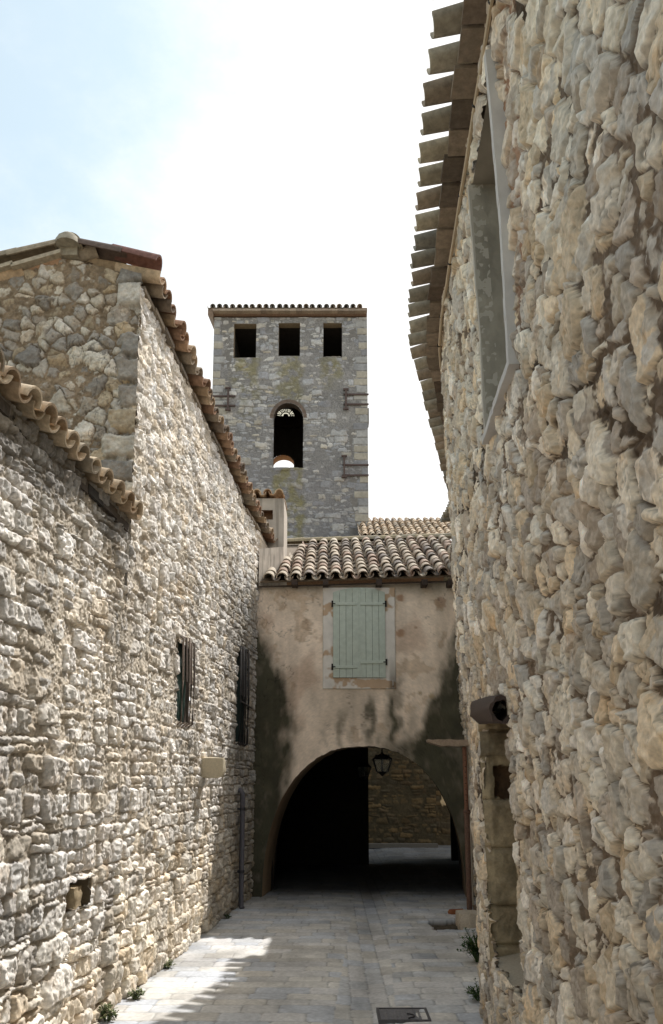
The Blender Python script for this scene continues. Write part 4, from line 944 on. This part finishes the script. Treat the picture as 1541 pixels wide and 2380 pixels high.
# rusty prop, plank, conduit
pr = thing('steel_prop', 'rusty adjustable steel prop standing beside the archway', 'prop', (1.80, 10.8, 0))
RU = lin(112, 88, 76)
m = MB(); m.tube([(1.80, 10.8, 0), (1.797, 10.8, 1.33)], .037, RU, 12); m.build('outer_tube', M_IRON, pr)
m = MB(); m.tube([(1.797, 10.8, 1.2), (1.79, 10.8, 2.19)], .029, lin(128, 92, 74), 12)
m.build('inner_tube', M_IRON, pr)
for i in range(9):
    s = MB(); z_ = 1.48+i*.075; s.tube([(1.789, 10.768, z_), (1.789, 10.775, z_)], .007, (.01, .01, .01), 8); s.build('pin_hole', M_BLACK, pr)
m = MB(); m.tube([(1.797, 10.8, 1.30), (1.797, 10.8, 1.36)], .046, RU, 12); m.tube([(1.74, 10.74, 1.33), (1.86, 10.74, 1.33)], .009, RU, 6); m.build('collar', M_IRON, pr)
m = MB(); m.box((1.73, 10.73, 0), (1.87, 10.87, .012), RU); m.build('base_plate', M_IRON, pr)
m = MB(); K = 14; vs = []; rg = random.Random(2)
for i in range(K+1):
    x_ = 1.29+i*.055; f = min(1, .35+.65*i/3.) if i < 4 else 1
    jz = rg.uniform(-.006, .006); zt_ = 2.285+jz+(.012 if i > 10 else 0); zb_ = zt_-.085*f
    for yy in (10.68, 10.92): vs += [(x_, yy+rg.uniform(-.004, .004), zb_), (x_, yy, zt_)]
fs = []
for i in range(K):
    b = i*4; fs += [(b, b+4, b+5, b+1), (b+2, b+3, b+7, b+6), (b+1, b+5, b+7, b+3), (b, b+2, b+6, b+4)]
fs += [(0, 1, 3, 2), (K*4, K*4+2, K*4+3, K*4+1)]
m.add(vs, fs, lin(158, 140, 122)); pk_ = m.build('plank', M_WOOD); tag(pk_, 'short broken wooden plank resting on the rusty prop', 'plank')
m = MB(); m.tube([(1.97, 11.55, 0), (1.965, 11.55, 1.2), (1.95, 11.55, 2.28), (2.02, 11.7, 2.34)], .017, lin(176, 166, 152), 8); o = m.build('conduit', M_PAINT); tag(o, 'thin pale conduit rising behind the rusty prop', 'pipe')
# rubble by the prop
for i, (c, s, cl_, lb) in enumerate((((1.66, 10.12, .07), (.26, .32, .20), lin(196, 184, 166), 'pale loose stone at the foot of the prop'), ((1.66, 10.98, .03), (.22, .10, .06), lin(150, 96, 66), 'flat orange brick piece behind the pale stone'), ((1.94, 10.45, .09), (.18, .3, .2), lin(110, 96, 82), 'dark brown stone between the prop and right wall'))):
    m = MB(); rock(m, c, s, cl_, 30+i, .08, .3*i); o = m.build('brick_piece' if i == 1 else 'loose_stone', M_STONE); tag(o, lb, 'brick' if i == 1 else 'stone')
# downpipe on the left wall
m = MB(); X_ = float(XL(11.4))+.07
m.tube([(X_-.10, 11.4, 1.60), (X_-.03, 11.4, 1.61), (X_, 11.4, 1.56), (X_+.003, 11.4, 1.5), (X_+.005, 11.4, .04), (X_+.03, 11.38, .01)], .036, lin(96, 94, 100), 12)
dp_ = m.build('downpipe', M_PAINT); tag(dp_, 'dark grey drainpipe at the foot of the left wall beside the archway', 'pipe')
for z_ in (.5, 1.35):
    s = MB(); s.tube([(X_+.003, 11.4, z_-.02), (X_+.003, 11.4, z_+.02)], .043, lin(70, 68, 72), 12); s.box((X_-.12, 11.385, z_-.015), (X_-.03, 11.415, z_+.015), lin(70, 68, 72)); s.build('pipe_clip', M_BLACK, dp_)
m = MB(); a = at(1066, 1575, 12.1); pts = []
for x_, y_ in ((1085, 1545), (1070, 1560), (1062, 1580), (1064, 1603), (1074, 1622), (1092, 1640)): pts.append(at(x_, y_, 12.0))
m.tube(pts, .006, lin(150, 146, 136), 5); o = m.build('loose_wire', M_PAINT); tag(o, 'thin loop of loose wire hanging by the right edge of the plastered facade', 'wire')

# lanterns
def lantern(label, loc):
    t = thing('lantern', label, 'lantern', loc, 'old iron lanterns in the archway'); X, Y, Z = loc; bk = (.012, .012, .012)
    ht, hb, zt, zb = .145, .085, -.16, -.365
    m = MB(); m.tube([(X, Y, Z), (X, Y, Z-.05)], .012, bk, 8); m.lathe((X, Y, Z-.055), [(0, .02), (.02, .01), (.012, -.005), (.03, -.02), (.018, -.03)], bk, 10); m.build('finial', M_BLACK, t)
    m = MB(); prof = [(.03, -.075), (.055, -.085), (.085, -.10), (ht+.015, zt)]
    n = 4; vs = []
    for r_, z_ in prof:
        for sx, sy in ((-1, -1), (1, -1), (1, 1), (-1, 1)): vs.append((X+sx*r_, Y+sy*r_, Z+z_))
    fs = [(i*4+k, i*4+(k+1) % 4, (i+1)*4+(k+1) % 4, (i+1)*4+k) for i in range(3) for k in range(4)]+[(3, 2, 1, 0), (12, 13, 14, 15)]
    m.add(vs, fs, bk)
    for sx in (-1, 1):
        for sy in (-1, 1): m.lathe((X+sx*.10, Y+sy*.10, Z-.11), [(0, .025), (.012, .01), (.012, -.02)], bk, 6)
    m.build('cap', M_BLACK, t)
    m = MB()
    for sx in (-1, 1):
        for sy in (-1, 1): m.tube([(X+sx*ht, Y+sy*ht, Z+zt), (X+sx*hb, Y+sy*hb, Z+zb)], .009, bk, 6)
    for h_, z_ in ((ht, zt), (hb, zb)):
        for k in range(4):
            c4 = ((-1, -1), (1, -1), (1, 1), (-1, 1)); a, b = c4[k], c4[(k+1) % 4]; m.tube([(X+a[0]*h_, Y+a[1]*h_, Z+z_), (X+b[0]*h_, Y+b[1]*h_, Z+z_)], .008, bk, 6)
    m.lathe((X, Y, Z+zb), [(hb*.9, 0), (.05, -.03), (.02, -.055), (.0, -.07)], bk, 10); m.build('frame', M_BLACK, t)
    m = MB(); m.tube([(X, Y, Z+zb), (X, Y, Z+zt+.01)], .02, bk, 8); m.build('lamp_holder', M_BLACK, t)
    for k in range(4):
        c4 = ((-1, -1), (1, -1), (1, 1), (-1, 1)); a, b = c4[k], c4[(k+1) % 4]; m = MB()
        m.add([(X+a[0]*ht*.97, Y+a[1]*ht*.97, Z+zt), (X+b[0]*ht*.97, Y+b[1]*ht*.97, Z+zt), (X+b[0]*hb*.97, Y+b[1]*hb*.97, Z+zb), (X+a[0]*hb*.97, Y+a[1]*hb*.97, Z+zb)], [(0, 1, 2, 3)], (.6, .6, .55)); m.build('pane', M_GLASS, t)
    return t
lp = at(888, 1745, 12.95)
l1 = lantern('black iron lantern hanging in the arch opening, the nearer one', (lp.x, 12.95, 2.24))
l2 = copy_tree(l1); p = at(845, 1765, 16.95); l2.location = (p.x, 16.86, p.z); l2['label'] = 'far black lantern half hidden against the dark end of the passage'
m = MB(); m.tube([(p.x, 16.86, p.z-.01), (p.x, 16.95, p.z+.06), (p.x, 17.1, p.z+.06)], .012, (.012, .012, .012), 6); m.V = m.V
o = m.build('wall_bracket', M_BLACK); o.parent = l2; o.location = -l2.location

# weeds
def weed(name, label, base, rad, hgt, n, seed, cols, lean=(0, 0)):
    rg = random.Random(seed); t = thing(name, label, 'weed', base, 'weeds along the wall feet'); m = MB(); st = MB(); B = Vector(base)
    for i in range(n):
        an = rg.uniform(0, 2*math.pi); rr = rad*math.sqrt(rg.random()); tip = B+Vector((math.cos(an)*rr+lean[0]*rad, math.sin(an)*rr+lean[1]*rad, hgt*(.35+.65*rg.random())*(1-.5*(rr/rad)**2)))
        mid = B.lerp(tip, .5)+Vector((0, 0, .15*hgt)); st.tube([B+Vector((math.cos(an)*.01, math.sin(an)*.01, -.01)), mid, tip], .0018, cols[0], 4, False)
        for k in range(9):
            f = rg.uniform(.3, 1.05); c = (B.lerp(mid, f*2) if f < .5 else mid.lerp(tip, f*2-1))
            a2 = rg.uniform(0, 6.28); el = rg.uniform(-.3, .9); dv = Vector((math.cos(a2)*math.cos(el), math.sin(a2)*math.cos(el), math.sin(el))); sv = dv.cross(Vector((0, 0, 1))).normalized(); l = rg.uniform(.02, .04)*(rad/.12)**.4; cc = rg.choice(cols); v = rg.uniform(.7, 1.3); cc = tuple(x*v for x in cc)
            m.add([c, c+dv*l*.5+sv*l*.28, c+dv*l, c+dv*l*.5-sv*l*.28], [(0, 1, 2, 3)], cc)
    m.build('leaves', M_LEAF, t); st.build('stems', M_LEAF, t)
GL = [lin(92, 104, 66), lin(118, 124, 84), lin(140, 138, 104), lin(74, 90, 54)]; GD = [lin(60, 84, 44), lin(48, 70, 38), lin(80, 100, 56)]
p = at(300, 2312, 7.0); weed('weed', 'dry grey green weed tuft on sunlit paving at left wall foot', (float(XL(6.85))+.08, 6.85, .0), .075, .10, 40, 1, GL)
weed('weed', 'bushy green weed at the left bottom corner under the wall', (float(XL(6.25))+.06, 6.25, .0), .085, .15, 45, 2, GL)
weed('weed', 'tiny weed between two stones further along the left wall', (float(XL(7.9))+.05, 7.9, .0), .07, .10, 20, 3, GL)
weed('weed', 'small dark weed at the shaded end of the left wall', (float(XL(10.6))+.05, 10.6, .0), .06, .08, 14, 4, GD)
weed('weed', 'dark green weed clump at the foot of the right wall', (1.43, 8.15, .0), .15, .36, 80, 5, GD, (-.35, 0))
weed('weed', 'low trailing weed nearer the camera under the right wall corner', (1.19, 6.8, .0), .09, .16, 30, 6, GD, (-.3, 0))
